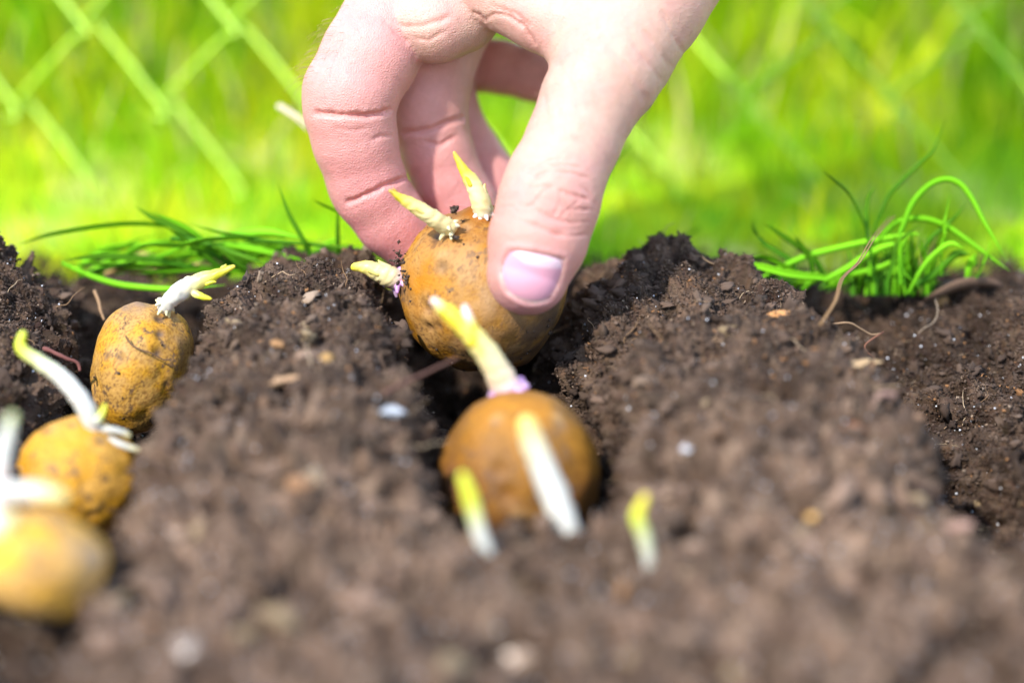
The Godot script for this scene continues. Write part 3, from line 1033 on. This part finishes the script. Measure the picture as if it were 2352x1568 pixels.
func nets(lo: Vector3, hi: Vector3, cell: float, out: Shell) -> void:   # surface nets over the field
	var per := 5
	var nb := Vector3i(((hi - lo) / (cell * per)).ceil())
	var n := nb * per + Vector3i.ONE
	var val := PackedFloat32Array()
	val.resize(n.x * n.y * n.z)
	val.fill(1e6)
	var sx := 1
	var sy := n.x
	var sz := n.x * n.y
	var blocks := []
	var reach := cell * per * 0.9
	for bz in nb.z:
		for by in nb.y:
			for bx in nb.x:
				var mid := lo + (Vector3(bx, by, bz) + Vector3.ONE * 0.5) * cell * per
				var near := []
				var best := 1e3
				for i in bones.size():
					var b: Array = bones[i]
					var dd := cone(mid, b[1], b[2], b[3], b[4])
					best = minf(best, dd)
					if dd < reach + 5.0:
						near.append(i)
				if near.is_empty() or best > reach + 4.0:
					continue
				var fm := field(mid, near)
				if absf(fm) > reach + 0.4:
					continue
				blocks.append(Vector3i(bx, by, bz))
				for z in per + 1:
					for y in per + 1:
						for x in per + 1:
							var q := (bx * per + x) + (by * per + y) * sy + (bz * per + z) * sz
							if val[q] > 1e5:
								val[q] = field(lo + Vector3(bx * per + x, by * per + y, bz * per + z) * cell, near)
	var ids := {}
	var corner := [0, sx, sy, sx + sy, sz, sx + sz, sy + sz, sx + sy + sz]
	for b in blocks:
		for z in per:
			for y in per:
				for x in per:
					var c := Vector3i(b.x * per + x, b.y * per + y, b.z * per + z)
					var q := c.x + c.y * sy + c.z * sz
					var neg := 0
					for k in 8:
						if val[q + corner[k]] < 0.0:
							neg += 1
					if neg == 0 or neg == 8:
						continue
					var sum := Vector3.ZERO
					var m := 0
					for k in 8:
						for a in 3:
							if k & (1 << a):
								continue
							var l := k | (1 << a)
							var u: float = val[q + corner[k]]
							var w: float = val[q + corner[l]]
							if (u < 0.0) != (w < 0.0):
								var pt := Vector3(k & 1, (k >> 1) & 1, (k >> 2) & 1)
								pt[a] += u / (u - w)
								sum += pt
								m += 1
					ids[q] = out.add(lo + (Vector3(c) + sum / m) * cell, Color.WHITE)
	var step := [sx, sy, sz]
	for q in ids:
		for a in 3:
			var u := val[q]
			var w := val[q + step[a]]
			if (u < 0.0) == (w < 0.0):
				continue
			var s1: int = step[(a + 1) % 3]
			var s2: int = step[(a + 2) % 3]
			if not (ids.has(q - s1) and ids.has(q - s2) and ids.has(q - s1 - s2)):
				continue
			if u < 0.0:
				out.quad(ids[q], ids[q - s2], ids[q - s1 - s2], ids[q - s1])
			else:
				out.quad(ids[q], ids[q - s1], ids[q - s1 - s2], ids[q - s2])


func finer(s: Shell) -> Shell:   # each triangle into four
	var o := Shell.new()
	o.v = s.v.duplicate()
	o.c = s.c.duplicate()
	var mids := {}
	var n := s.v.size()
	for i in range(0, s.f.size(), 3):
		var k := [s.f[i], s.f[i + 1], s.f[i + 2]]
		var m := []
		for e in 3:
			var a: int = k[e]
			var b: int = k[(e + 1) % 3]
			var key := mini(a, b) * n + maxi(a, b)
			if not mids.has(key):
				mids[key] = o.add((s.v[a] + s.v[b]) * 0.5, Color.WHITE)
			m.append(mids[key])
		o.tri(k[0], m[0], m[2])
		o.tri(m[0], k[1], m[1])
		o.tri(m[2], m[1], k[2])
		o.tri(m[0], m[1], m[2])
	return o


func relax(s: Shell, times: int) -> void:
	for k in times:
		var sum := PackedVector3Array()
		var cnt := PackedInt32Array()
		sum.resize(s.v.size())
		cnt.resize(s.v.size())
		for i in range(0, s.f.size(), 3):
			for e in 3:
				var a := s.f[i + e]
				var b := s.f[i + (e + 1) % 3]
				sum[a] += s.v[b]
				cnt[a] += 1
		for i in s.v.size():
			if cnt[i] > 2:
				s.v[i] = s.v[i].lerp(sum[i] / cnt[i], 0.5)


func to_seg(p: Vector2, a: Vector2, b: Vector2) -> float:
	var ab := b - a
	var t := clampf((p - a).dot(ab) / maxf(ab.length_squared(), 1e-6), 0.0, 1.0)
	return p.distance_to(a + ab * t)


func hand_view(v: Vector3) -> Vector2:   # back to the drawing grid of hp()
	var d := 500.0 - v.z
	return Vector2((v.x * FOCAL / d + 1176.0 - 643.0) / 0.4884, (784.0 - v.y * FOCAL / d) / 0.4884)


func hand_ray(c: Vector2) -> Vector3:   # first point of the thumb seen at c
	var near := []
	for i in bones.size():
		if bones[i][0] == 0:
			near.append(i)
	var d := 0.455
	for k in 80:
		var f := field(hp(c.x, c.y, d), near)
		if f < 0.005:
			break
		d += maxf(f * 0.0009, 0.00001)
	return hp(c.x, c.y, d)


func nail_edge(u: float, v: float) -> Vector2:   # u across -1..1, v from root 0 to free edge 1
	var K := func(x: float, y: float) -> Vector2: return Vector2(690.0 + x * 0.72, 376.0 + y * 0.72)
	var l: Vector2 = K.call(lerpf(545, 528, v) - 42.0 * sin(v * PI) - 2.0, lerpf(1112, 1375, v))
	var r: Vector2 = K.call(lerpf(893, 800, v) + 22.0 * sin(v * PI), lerpf(1172, 1425, v))
	var c := l.lerp(r, u * 0.5 + 0.5)
	var bow := 1.0 - u * u
	c.y += bow * lerpf(-8.0, 34.0, v)
	return c


func build_hand() -> void:
	chain(0, [[2150, -900, 0.520, 24.0], [1960, -480, 0.502, 17.5], [1715, 0, 0.490, 14.2], [1530, 350, 0.4835, 11.9], [1455, 480, 0.4820, 10.9], [1385, 650, 0.4800, 10.3], [1290, 860, 0.4770, 10.7], [1262, 960, 0.4760, 11.0], [1212, 1130, 0.4750, 10.7], [1166, 1288, 0.4750, 9.1]])
	chain(0, [[1600, 380, 0.486, 8.5], [1640, 300, 0.488, 9.5]])
	chain(1, [[720, -260, 0.520, 11.5], [610, -80, 0.512, 11.6], [420, 270, 0.5045, 11.2], [330, 440, 0.5030, 10.9]])
	chain(1, [[330, 440, 0.5030, 10.9], [326, 520, 0.5035, 10.4], [352, 660, 0.5055, 9.8], [405, 850, 0.5090, 9.0], [430, 900, 0.5100, 8.9]])
	chain(1, [[430, 900, 0.5100, 8.9], [520, 1030, 0.5130, 8.4], [672, 1200, 0.5165, 6.9]])
	chain(2, [[900, -260, 0.532, 11.0], [800, 100, 0.526, 10.2], [705, 380, 0.521, 9.7], [685, 470, 0.5205, 9.7]])
	chain(2, [[685, 470, 0.5205, 9.7], [698, 560, 0.521, 9.2], [742, 720, 0.5225, 8.6], [790, 850, 0.5240, 8.4], [860, 960, 0.525, 8.0], [950, 1130, 0.5270, 6.8]])
	chain(3, [[760, -200, 0.545, 10.0], [716, 100, 0.541, 8.8], [735, 330, 0.5385, 8.2], [765, 500, 0.5375, 8.6], [812, 640, 0.5375, 8.8], [862, 720, 0.5375, 8.3]])
	chain(3, [[890, 735, 0.5365, 8.4], [965, 850, 0.5360, 8.2], [1040, 965, 0.5360, 7.4], [1110, 1090, 0.536, 6.4]])
	chain(4, [[880, -150, 0.553, 9.0], [800, 120, 0.549, 7.4], [840, 240, 0.547, 7.2], [910, 300, 0.545, 7.0], [1050, 318, 0.5425, 6.6], [1180, 352, 0.540, 6.3], [1290, 400, 0.537, 5.6]])
	# palm, web of the thumb, wrist and forearm
	chain(5, [[1420, 120, 0.4890, 8.5], [1250, 62, 0.4920, 7.6], [1060, -40, 0.4970, 7.4], [860, -150, 0.505, 8.5], [700, -230, 0.514, 9.5]])
	chain(5, [[1700, -150, 0.4950, 13.0], [1300, -220, 0.502, 12.0], [900, -330, 0.515, 12.0]])
	chain(5, [[720, -260, 0.520, 11.5], [1300, -700, 0.528, 13.0], [2150, -1250, 0.545, 22.0]])
	chain(5, [[900, -260, 0.532, 11.5], [1400, -700, 0.540, 13.0], [2150, -1250, 0.545, 24.0]])
	chain(5, [[820, -220, 0.545, 11.0], [1400, -620, 0.550, 13.0], [2150, -1250, 0.552, 22.0]])
	chain(5, [[880, -150, 0.554, 10.5], [1450, -500, 0.555, 15.0], [2200, -1150, 0.555, 22.0]])
	chain(5, [[2150, -900, 0.520, 24.0], [2250, -1300, 0.545, 26.0], [2900, -2300, 0.575, 34.0], [3500, -3600, 0.60, 38.0]])
	# pads of the palm under the fingers
	chain(6, [[980, -40, 0.5070, 8.0], [850, 70, 0.5045, 8.6], [735, 112, 0.5030, 8.9], [655, 90, 0.5035, 8.6]])

	var s := Shell.new()
	nets(hp(30, 1560, 0.56) * Vector3(1, 1, 0) + Vector3(0, 0, -70), hp(2250, -230, 0.58) * Vector3(1, 1, 0) + Vector3(0, 0, 45), 0.85, s)
	relax(s, 2)
	s = finer(s)
	relax(s, 1)
	# creases: [points on the drawing grid, depth mm, half width mm, redness]
	var K := func(a: Array) -> Array: return a.map(func(q): return [690.0 + q[0] * 0.72, 376.0 + q[1] * 0.72])
	var lines := [
		[[[175, 532], [240, 540], [330, 545], [420, 545], [470, 536], [515, 520]], 1.1, 0.55, 0.8, 1],
		[[[320, 952], [420, 908], [500, 870], [560, 848], [600, 834]], 1.0, 0.5, 0.7, 1],
		[[[520, 640], [470, 640], [430, 660]], 0.25, 0.4, 0.1, 1], [[[250, 600], [330, 612], [420, 606]], 0.15, 0.4, 0.1, 1],
		[[[590, 628], [680, 616], [760, 588], [850, 556]], 0.8, 0.6, 0.5, 2], [[[690, 672], [760, 680], [830, 640]], 0.4, 0.5, 0.3, 2],
		[[[640, 180], [700, 190], [770, 150]], 0.3, 0.5, 0.2, 6], [[[520, 105], [590, 125], [680, 120], [800, 80]], 0.35, 0.6, 0.3, 6], [[[480, 85], [530, 130], [600, 200]], 0.3, 0.5, 0.2, 1],
		[[[740, 5], [850, 40], [940, 75], [980, 120]], 0.5, 0.5, 0.3, 5], [[[960, 95], [1010, 65], [1080, 78], [1150, 130], [1196, 205]], 0.45, 0.5, 0.3, 5], [[[1000, 30], [1100, 60], [1170, 120]], 0.3, 0.5, 0.2, 5],
		[K.call([[680, 700], [780, 692], [870, 720], [960, 752], [1080, 785]]), 0.30, 0.30, 0.3, 0], [K.call([[690, 815], [720, 850], [780, 880], [830, 908], [940, 932], [1060, 925]]), 0.28, 0.28, 0.25, 0],
		[K.call([[620, 920], [720, 950], [820, 995], [920, 1022], [1045, 1012]]), 0.28, 0.30, 0.25, 0], [K.call([[866, 790], [850, 850], [826, 905]]), 0.24, 0.26, 0.3, 0],
		[K.call([[935, 830], [944, 920]]), 0.22, 0.25, 0.2, 0], [K.call([[850, 920], [930, 842], [1000, 782]]), 0.22, 0.25, 0.2, 0], [K.call([[930, 842], [1000, 846], [1100, 848]]), 0.3, 0.28, 0.25, 0],
		[K.call([[690, 815], [740, 750], [800, 700]]), 0.2, 0.26, 0.2, 0], [K.call([[870, 720], [885, 800], [930, 842]]), 0.2, 0.26, 0.2, 0], [K.call([[1060, 735], [1100, 800], [1110, 870]]), 0.2, 0.3, 0.2, 0],
		[K.call([[640, 600], [760, 562], [900, 552], [1010, 575]]), 0.2, 0.4, 0.1, 0], [K.call([[690, 640], [800, 598], [960, 606], [1060, 645]]), 0.2, 0.35, 0.1, 0],
		[K.call([[600, 815], [660, 825], [720, 812]]), 0.15, 0.3, 0.1, 0], [K.call([[700, 560], [830, 520], [960, 520]]), 0.14, 0.4, 0.1, 0], [K.call([[760, 965], [880, 985], [1000, 975]]), 0.14, 0.3, 0.1, 0],
		[K.call([[640, 940], [760, 985], [860, 1008], [930, 1005]]), 0.16, 0.3, 0.1, 0], [K.call([[980, 690], [1040, 720], [1075, 760]]), 0.14, 0.3, 0.1, 0],
		[[[1830, 310], [1760, 200], [1700, 130]], 0.25, 0.7, 0.1, 0], [[[1720, 470], [1650, 330], [1560, 230]], 0.2, 0.8, 0.1, 0], [[[1795, 380], [1700, 260], [1640, 150]], 0.2, 0.6, 0.1, 0], [[[1900, 250], [1840, 150], [1800, 60]], 0.2, 0.6, 0.1, 0],
		[[[1290, 700], [1250, 560], [1240, 420]], 0.12, 0.8, 0.0, 0], [[[1420, 560], [1380, 420], [1300, 280]], 0.12, 0.8, 0.0, 0],
	]
	var rim := []
	for k in 13:
		rim.append(nail_edge(-1.0, 1.0 - k / 12.0))
	for k in 9:
		rim.append(nail_edge(-1.0 + k / 4.0, 0.0))
	for k in 13:
		rim.append(nail_edge(1.0, k / 12.0))
	for k in 9:
		rim.append(nail_edge(1.0 - k / 4.0, 1.0))
	var rim2 := PackedVector2Array(rim)
	var boxes := []
	for l in lines:
		var p := PackedVector2Array()
		var r := Rect2(Vector2(l[0][0][0], l[0][0][1]), Vector2.ZERO)
		for q in l[0]:
			p.append(Vector2(q[0], q[1]))
			r = r.expand(p[p.size() - 1])
		boxes.append([r.grow(60.0), p, l])
	var nr := s.normals()
	var every := []
	var by_group := [[], [], [], [], [], [], []]
	for i in bones.size():
		every.append(i)
		by_group[bones[i][0]].append(i)
	var base := Color(0.50, 0.285, 0.225)
	for i in s.v.size():
		var v := s.v[i]
		var c := hand_view(v)
		var g := 0
		var own := 0
		var best := 1e9
		for k in 7:
			for j in by_group[k]:
				var b: Array = bones[j]
				var dd := cone(v, b[1], b[2], b[3], b[4])
				if dd < best:
					best = dd
					g = k
					own = j
		var n := nr[i]
		var w := v * 0.001
		var mot := n_col.get_noise_3dv(w * 0.6)
		var mot2 := n_mid.get_noise_3dv(w * 1.5)
		var col := base
		if g == 0:
			col = Color(0.49, 0.280, 0.215).lerp(Color(0.49, 0.230, 0.185), sm(700, 1000, c.y))
		elif g in [1, 2, 3, 4]:
			col = Color(0.54, 0.250, 0.215).lerp(Color(0.56, 0.222, 0.205), sm(500, 1100, c.y))
		col = col.lerp(Color(0.50, 0.23, 0.20), clampf(mot * 0.9, -0.2, 0.5)) * (1.0 + 0.08 * mot2)
		var push := 0.03 * mot2
		var near_bone: Array = bones[own]
		var ax: Vector3 = (near_bone[2] - near_bone[1]).normalized()
		var along := w.dot(ax)
		var lined := n_fine.get_noise_3dv((w - ax * along) * 0.28 + ax * along * (1.0 + 0.15 * mot))
		var knuckle: float = exp(-((c.y - 940.0) / 130.0) ** 2) if g == 0 else 0.0
		push += lined * (0.045 + 0.07 * knuckle)
		col *= 1.0 + 0.07 * lined
		var pores := n_cell.get_noise_3dv(w * 4.0)
		push += 0.02 * pores
		if n.z > -0.25:
			for b in boxes:
				var r: Rect2 = b[0]
				if not r.has_point(c):
					continue
				var l: Array = b[2]
				if l[4] != g and not (l[4] == 5 and g in [0, 5]) and not (l[4] == 0 and g == 5):
					continue
				var p: PackedVector2Array = b[1]
				var near := 1e9
				for k in p.size() - 1:
					near = minf(near, to_seg(c, p[k], p[k + 1]))
				near = absf(near * 0.0488 + 0.35 * mot2)
				var ends := minf(c.distance_to(p[0]), c.distance_to(p[p.size() - 1])) * 0.0488
				var e: float = exp(-(near / l[2]) ** 2) * clampf(0.35 + ends * 0.5, 0.0, 1.0)
				push -= l[1] * 0.35 * exp(-(near / 1.7) ** 2) * (1.0 if l[4] in [1, 2] else 0.0)
				push -= l[1] * e * (1.0 + 0.9 * mot) * (1.35 if l[4] == 0 else 0.85)
				push += l[1] * 0.10 * exp(-((near - l[2] * 2.2) / (l[2] * 1.2)) ** 2)
				col = col.lerp(Color(0.50, 0.17, 0.13), e * l[3] * 0.5)
			if g == 0 and n.z > 0.0 and c.y > 1080.0:
				var near := 1e9
				for k in rim2.size() - 1:
					near = minf(near, to_seg(c, rim2[k], rim2[k + 1]))
				near *= 0.0488
				if Geometry2D.is_point_in_polygon(c, rim2):
					push -= 0.75 * clampf(near * 1.6, 0.0, 1.0)
					col = Color(0.5, 0.25, 0.25)
				else:
					push += 0.32 * exp(-((near - 0.9) / 0.75) ** 2) - 0.35 * exp(-(near / 0.3) ** 2)
					col = col.lerp(Color(0.52, 0.235, 0.225), 0.55 * exp(-(near / 1.6) ** 2))
					col = col.lerp(Color(0.58, 0.46, 0.36), 0.7 * exp(-((near - 0.22) / 0.16) ** 2) * clampf(0.6 + 2.0 * mot2, 0, 1))
				col = col.lerp(Color(0.52, 0.24, 0.25), 0.6 * sm(1330, 1470, c.y))
		s.v[i] = v + n * push
		s.c[i] = col
	# wrist and forearm above the frame, coarser
	var arm := Shell.new()
	nets(hp(300, -190, 0.50) * Vector3(1, 1, 0) + Vector3(0, 0, -120), hp(4600, -4300, 0.60) * Vector3(1, 1, 0) + Vector3(0, 0, 60), 3.0, arm)
	var off := s.v.size()
	for i in arm.v.size():
		s.add(arm.v[i], base)
	for i in arm.f.size():
		s.f.append(arm.f[i] + off)
	var foot := at(1176, 720, 0.476)
	for i in s.v.size():
		s.v[i] = out_of_lens(s.v[i] * 0.001) - foot
	var o := put("hand", s.mesh(), M.skin)
	o.position = foot
	tag(o, "bare right hand reaching down, thumb and fingers gripping the sprouted potato", "hand")
	# thumbnail
	var nl := Shell.new()
	var nu := 28
	var nv := 24
	for j in nv + 1:
		for i in nu + 1:
			var u := lerpf(-1.0, 1.0, float(i) / nu)
			var v := float(j) / nv
			var c := nail_edge(u, v)
			var p := hand_ray(c)
			var lift := 0.12 + 0.012 * sin(u * 47.0 + 2.0 * sin(u * 13.0)) + 0.05 * sin(v * 5.0) - 0.55 * pow(absf(u), 6.0) - 0.5 * pow(1.0 - v, 14.0) - 0.25 * pow(v, 16.0)
			p += Vector3(0.05 * u, 0.1, 1.0).normalized() * lift
			var col := Color(0.56, 0.27, 0.33)
			var moon := sm(0.30, 0.24, v + 0.10 * (u - 0.3) * (u - 0.3) + 0.22 * maxf(-u - 0.35, 0.0))
			col = col.lerp(Color(0.64, 0.46, 0.50), moon * 0.9)
			col = col.lerp(Color(0.60, 0.48, 0.40), sm(0.95, 0.985, v))
			nl.add(out_of_lens(p * 0.001) - foot, col * (1.0 + 0.03 * sin(u * 40.0)))
	for j in nv:
		for i in nu:
			var q := j * (nu + 1) + i
			nl.quad(q, q + 1, q + nu + 2, q + nu + 1)
	put("thumbnail", nl.mesh(), M.nail, o)
	# fine hairs: thumb, its base and the back of the index finger
	var hs := Shell.new()
	var r := RandomNumberGenerator.new()
	r.seed = 5
	var nn := s.normals()
	var made := 0
	for k in 60000:
		if made >= 190:
			break
		var i := r.randi() % off
		var q := s.v[i] + foot
		var lens_v := Vector3(q.x, q.y * cos(TILT) - q.z * sin(TILT), q.y * sin(TILT) + q.z * cos(TILT)) * 1000.0
		var c := hand_view(lens_v)
		var n := nn[i]
		var view := Vector3(0, -sin(TILT), -cos(TILT))
		var okay := c.x > 1200 and c.y > 60 and c.y < 850 and n.dot(view) < 0.1
		var edge := c.x < 330 and c.y < 430 and c.y > 20 and n.dot(view) < 0.5 and n.x < -0.3
		if not okay and not edge:
			continue
		if okay and r.randf() < 0.65:
			continue
		made += 1
		var len := r.randf_range(0.0015, 0.0042)
		var along := (Vector3(-0.5, -0.75, 0.1) + Vector3(r.randf_range(-0.7, 0.7), r.randf_range(-0.4, 0.4), 0)).normalized()
		along = (along - n * along.dot(n)).normalized()
		var rise := r.randf_range(0.1, 0.35) if okay else r.randf_range(0.5, 1.0)
		var a := s.v[i]
		var hc := Color(0.30, 0.18, 0.10) * r.randf_range(0.7, 1.5)
		tube(hs, [a - n * 0.0002, a + along * len * 0.5 + n * len * rise * 0.7, a + along * len + n * len * rise], [0.000026, 0.000022, 0.00001], [hc, hc, hc], 4, 2)
	put("hair", hs.mesh(), M.hair, o).set_meta("kind", "stuff")


# ---------------------------------------------------------------- things lying on the soil
func build_litter() -> void:
	var chips := [   # label, px, py, d, size mm, colour, name, category
		["white oblong grit lump on the blurred ridge left of the brown potato", 890, 945, 0.447, Vector3(3.6, 1.2, 1.6), Color(0.36, 0.37, 0.38), "grit_lump", "stone"],
		["orange brown bark chip on the blurred ridge near the right furrow", 1975, 985, 0.432, Vector3(3.4, 1.4, 1.8), Color(0.20, 0.085, 0.04), "bark_chip", "bark"],
		["tan wood sliver lying along the blurred ridge right of the furrow", 1960, 840, 0.448, Vector3(5.5, 1.0, 1.5), Color(0.34, 0.23, 0.12), "bark_chip", "bark"],
		["orange crumb of bark high on the left blurred ridge", 640, 790, 0.458, Vector3(1.9, 1.0, 1.2), Color(0.26, 0.14, 0.06), "bark_chip", "bark"],
		["long tan straw flake across the middle of the left blurred ridge", 620, 880, 0.446, Vector3(6.5, 1.0, 1.4), Color(0.32, 0.2, 0.11), "bark_chip", "bark"],
		["small yellow husk on the left blurred ridge", 750, 822, 0.455, Vector3(1.3, 1.0, 1.2), Color(0.34, 0.2, 0.07), "bark_chip", "bark"],
		["round tan pebble blurred at the bottom edge below the brown potato", 1195, 1520, 0.358, Vector3(3.2, 2.4, 2.4), Color(0.30, 0.20, 0.125), "pebble", "stone"],
		["round grey brown pebble blurred at the bottom left", 425, 1490, 0.359, Vector3(2.6, 2.2, 2.2), Color(0.23, 0.17, 0.125), "pebble", "stone"],
		["small glossy white pebble on the ridge right of the brown potato", 1578, 1030, 0.437, Vector3(1.1, 1.0, 1.0), Color(0.5, 0.5, 0.5), "pebble", "stone"],
		["tiny orange crumb on the soil right of the bent shoot", 1866, 1187, 0.41, Vector3(1.0, 0.8, 1.0), Color(0.55, 0.32, 0.10), "bark_chip", "bark"],
		["reddish bark piece near the right front of the soil", 2200, 1210, 0.405, Vector3(3.0, 1.0, 1.3), Color(0.30, 0.18, 0.13), "bark_chip", "bark"],
		["orange husk at the rim of the back soil beside the ridge", 1795, 722, 0.512, Vector3(2.6, 0.8, 1.3), Color(0.45, 0.22, 0.08), "bark_chip", "bark"],
		["tan husk fragment on the right bank below the dry leaf", 2166, 697, 0.524, Vector3(1.7, 2.0, 1.0), Color(0.42, 0.24, 0.10), "bark_chip", "bark"],
		["orange bark flake above the blurred pebble in the left front", 690, 1110, 0.42, Vector3(2.8, 1.6, 2.0), Color(0.24, 0.13, 0.065), "bark_chip", "bark"],
		["dark bark plate leaning on the left furrow wall beside the potato", 190, 850, 0.487, Vector3(2.6, 4.0, 0.8), Color(0.11, 0.075, 0.05), "bark_chip", "bark"],
	]
	for c in chips:
		var p := at(c[1], c[2], c[3])
		var o := put(c[6], lump(6, 0.55, int(c[1])), M.straw if c[6] == "bark_chip" else M.grain)
		var k := Shell.new()
		var am: ArrayMesh = o.mesh
		var arr := am.surface_get_arrays(0)
		var vs: PackedVector3Array = arr[Mesh.ARRAY_VERTEX]
		for v in vs:
			k.add(v * c[4] * 0.001, c[5] * (1.0 + 0.4 * n_mid.get_noise_3dv(v * 0.02)))
		k.f = arr[Mesh.ARRAY_INDEX]
		o.mesh = k.mesh()
		p = settle(p)
		o.position = p
		o.rotation = Vector3(0.2, rng.randf_range(-0.3, 0.3), rng.randf_range(-0.25, 0.25))
		tag(o, c[0], c[7])
	var roots := [
		["thin brown rootlet arching over the right furrow", [[1865, 752, 0.503], [1900, 748, 0.503], [1930, 742, 0.503], [1955, 742, 0.503], [1980, 756, 0.504], [2003, 768, 0.505], [2025, 765, 0.505]], 0.26, Color(0.24, 0.155, 0.09)],
		["reddish curled rootlet hanging in the right furrow under the arching one", [[2030, 762, 0.505], [2005, 778, 0.504], [1988, 792, 0.503], [1990, 806, 0.503], [2005, 820, 0.503], [2012, 838, 0.503]], 0.22, Color(0.18, 0.08, 0.05)],
		["red brown blurred rootlet lying from left ridge to furrow below the held potato", [[880, 905, 0.440], [925, 880, 0.442], [965, 862, 0.444], [1005, 843, 0.446], [1050, 822, 0.449]], 0.5, Color(0.09, 0.045, 0.035)],
		["dark red twig lying across the left furrow wall", [[100, 800, 0.483], [120, 808, 0.483], [145, 820, 0.483], [175, 832, 0.484], [182, 850, 0.484]], 0.5, Color(0.16, 0.06, 0.05)],
		["fine dark root strand lying over the golden potato's face", [[288, 772, 0.4835], [300, 790, 0.4835], [322, 803, 0.4835], [350, 812, 0.4840], [372, 825, 0.4850], [388, 826, 0.4855]], 0.22, Color(0.14, 0.08, 0.04)],
		["grey brown curled rootlet at the edge of the blurred right ridge", [[1985, 985, 0.436], [2000, 950, 0.437], [2010, 920, 0.438], [2030, 905, 0.439], [2055, 908, 0.440]], 0.9, Color(0.22, 0.13, 0.10)],
		["short brown twig standing out of the left furrow's far wall", [[216, 668, 0.515], [225, 690, 0.513], [230, 712, 0.511], [238, 734, 0.510]], 0.4, Color(0.28, 0.17, 0.09)],
		["thin pale root lying down the top of the right bank", [[2150, 690, 0.52], [2155, 715, 0.519], [2145, 740, 0.517], [2125, 752, 0.516], [2110, 765, 0.515]], 0.13, Color(0.30, 0.23, 0.16)],
	]
	for r in roots:
		var q: Array = r[1]
		var p0 := at(q[0][0], q[0][1], q[0][2])
		var pts := []
		var rad := []
		for i in q.size():
			pts.append(at(q[i][0], q[i][1], q[i][2]) - p0)
			rad.append(r[2] * 0.001 * (1.0 - 0.4 * i / q.size()))
		var s := Shell.new()
		tube(s, pts, rad, [r[3], r[3]], 8, 4, 0.5)
		var o := put("rootlet", s.mesh(), M.fibre)
		o.position = p0
		tag(o, r[0], "root")
	# the curled dead leaf on the right bank
	var s := Shell.new()
	var p0 := at(2200, 668, 0.535)
	var c := Color(0.16, 0.10, 0.065)
	leaf(s, [at(2125, 690, 0.53) - p0, at(2160, 676, 0.529) - p0, at(2200, 662, 0.529) - p0, at(2250, 655, 0.53) - p0, at(2300, 660, 0.532) - p0], [0.002, 0.006, 0.0085, 0.007, 0.003], [c, c * 1.2, c, c * 0.8, c * 1.3], Vector3(0.1, 0.35, 1), 0.55, 6)
	var o := put("dead_leaf", s.mesh(), M.straw)
	o.position = p0
	tag(o, "curled dark brown dead leaf on top of the right bank", "leaf")


func lens_depth(p: Vector3) -> float:
	return (p - Vector3(0, 0.5 * sin(TILT), 0.5 * cos(TILT))).dot(Vector3(0, -sin(TILT), -cos(TILT)))


func settle(p: Vector3) -> Vector3:   # slide along the line of sight to the soil's surface
	var eye := Vector3(0, 0.5 * sin(TILT), 0.5 * cos(TILT))
	var dir := (p - eye).normalized()
	var q := eye + dir * 0.30
	for k in 700:
		q += dir * 0.0005
		if q.y < soil_y(q.x, q.z) + 0.0002:
			return q
	return p
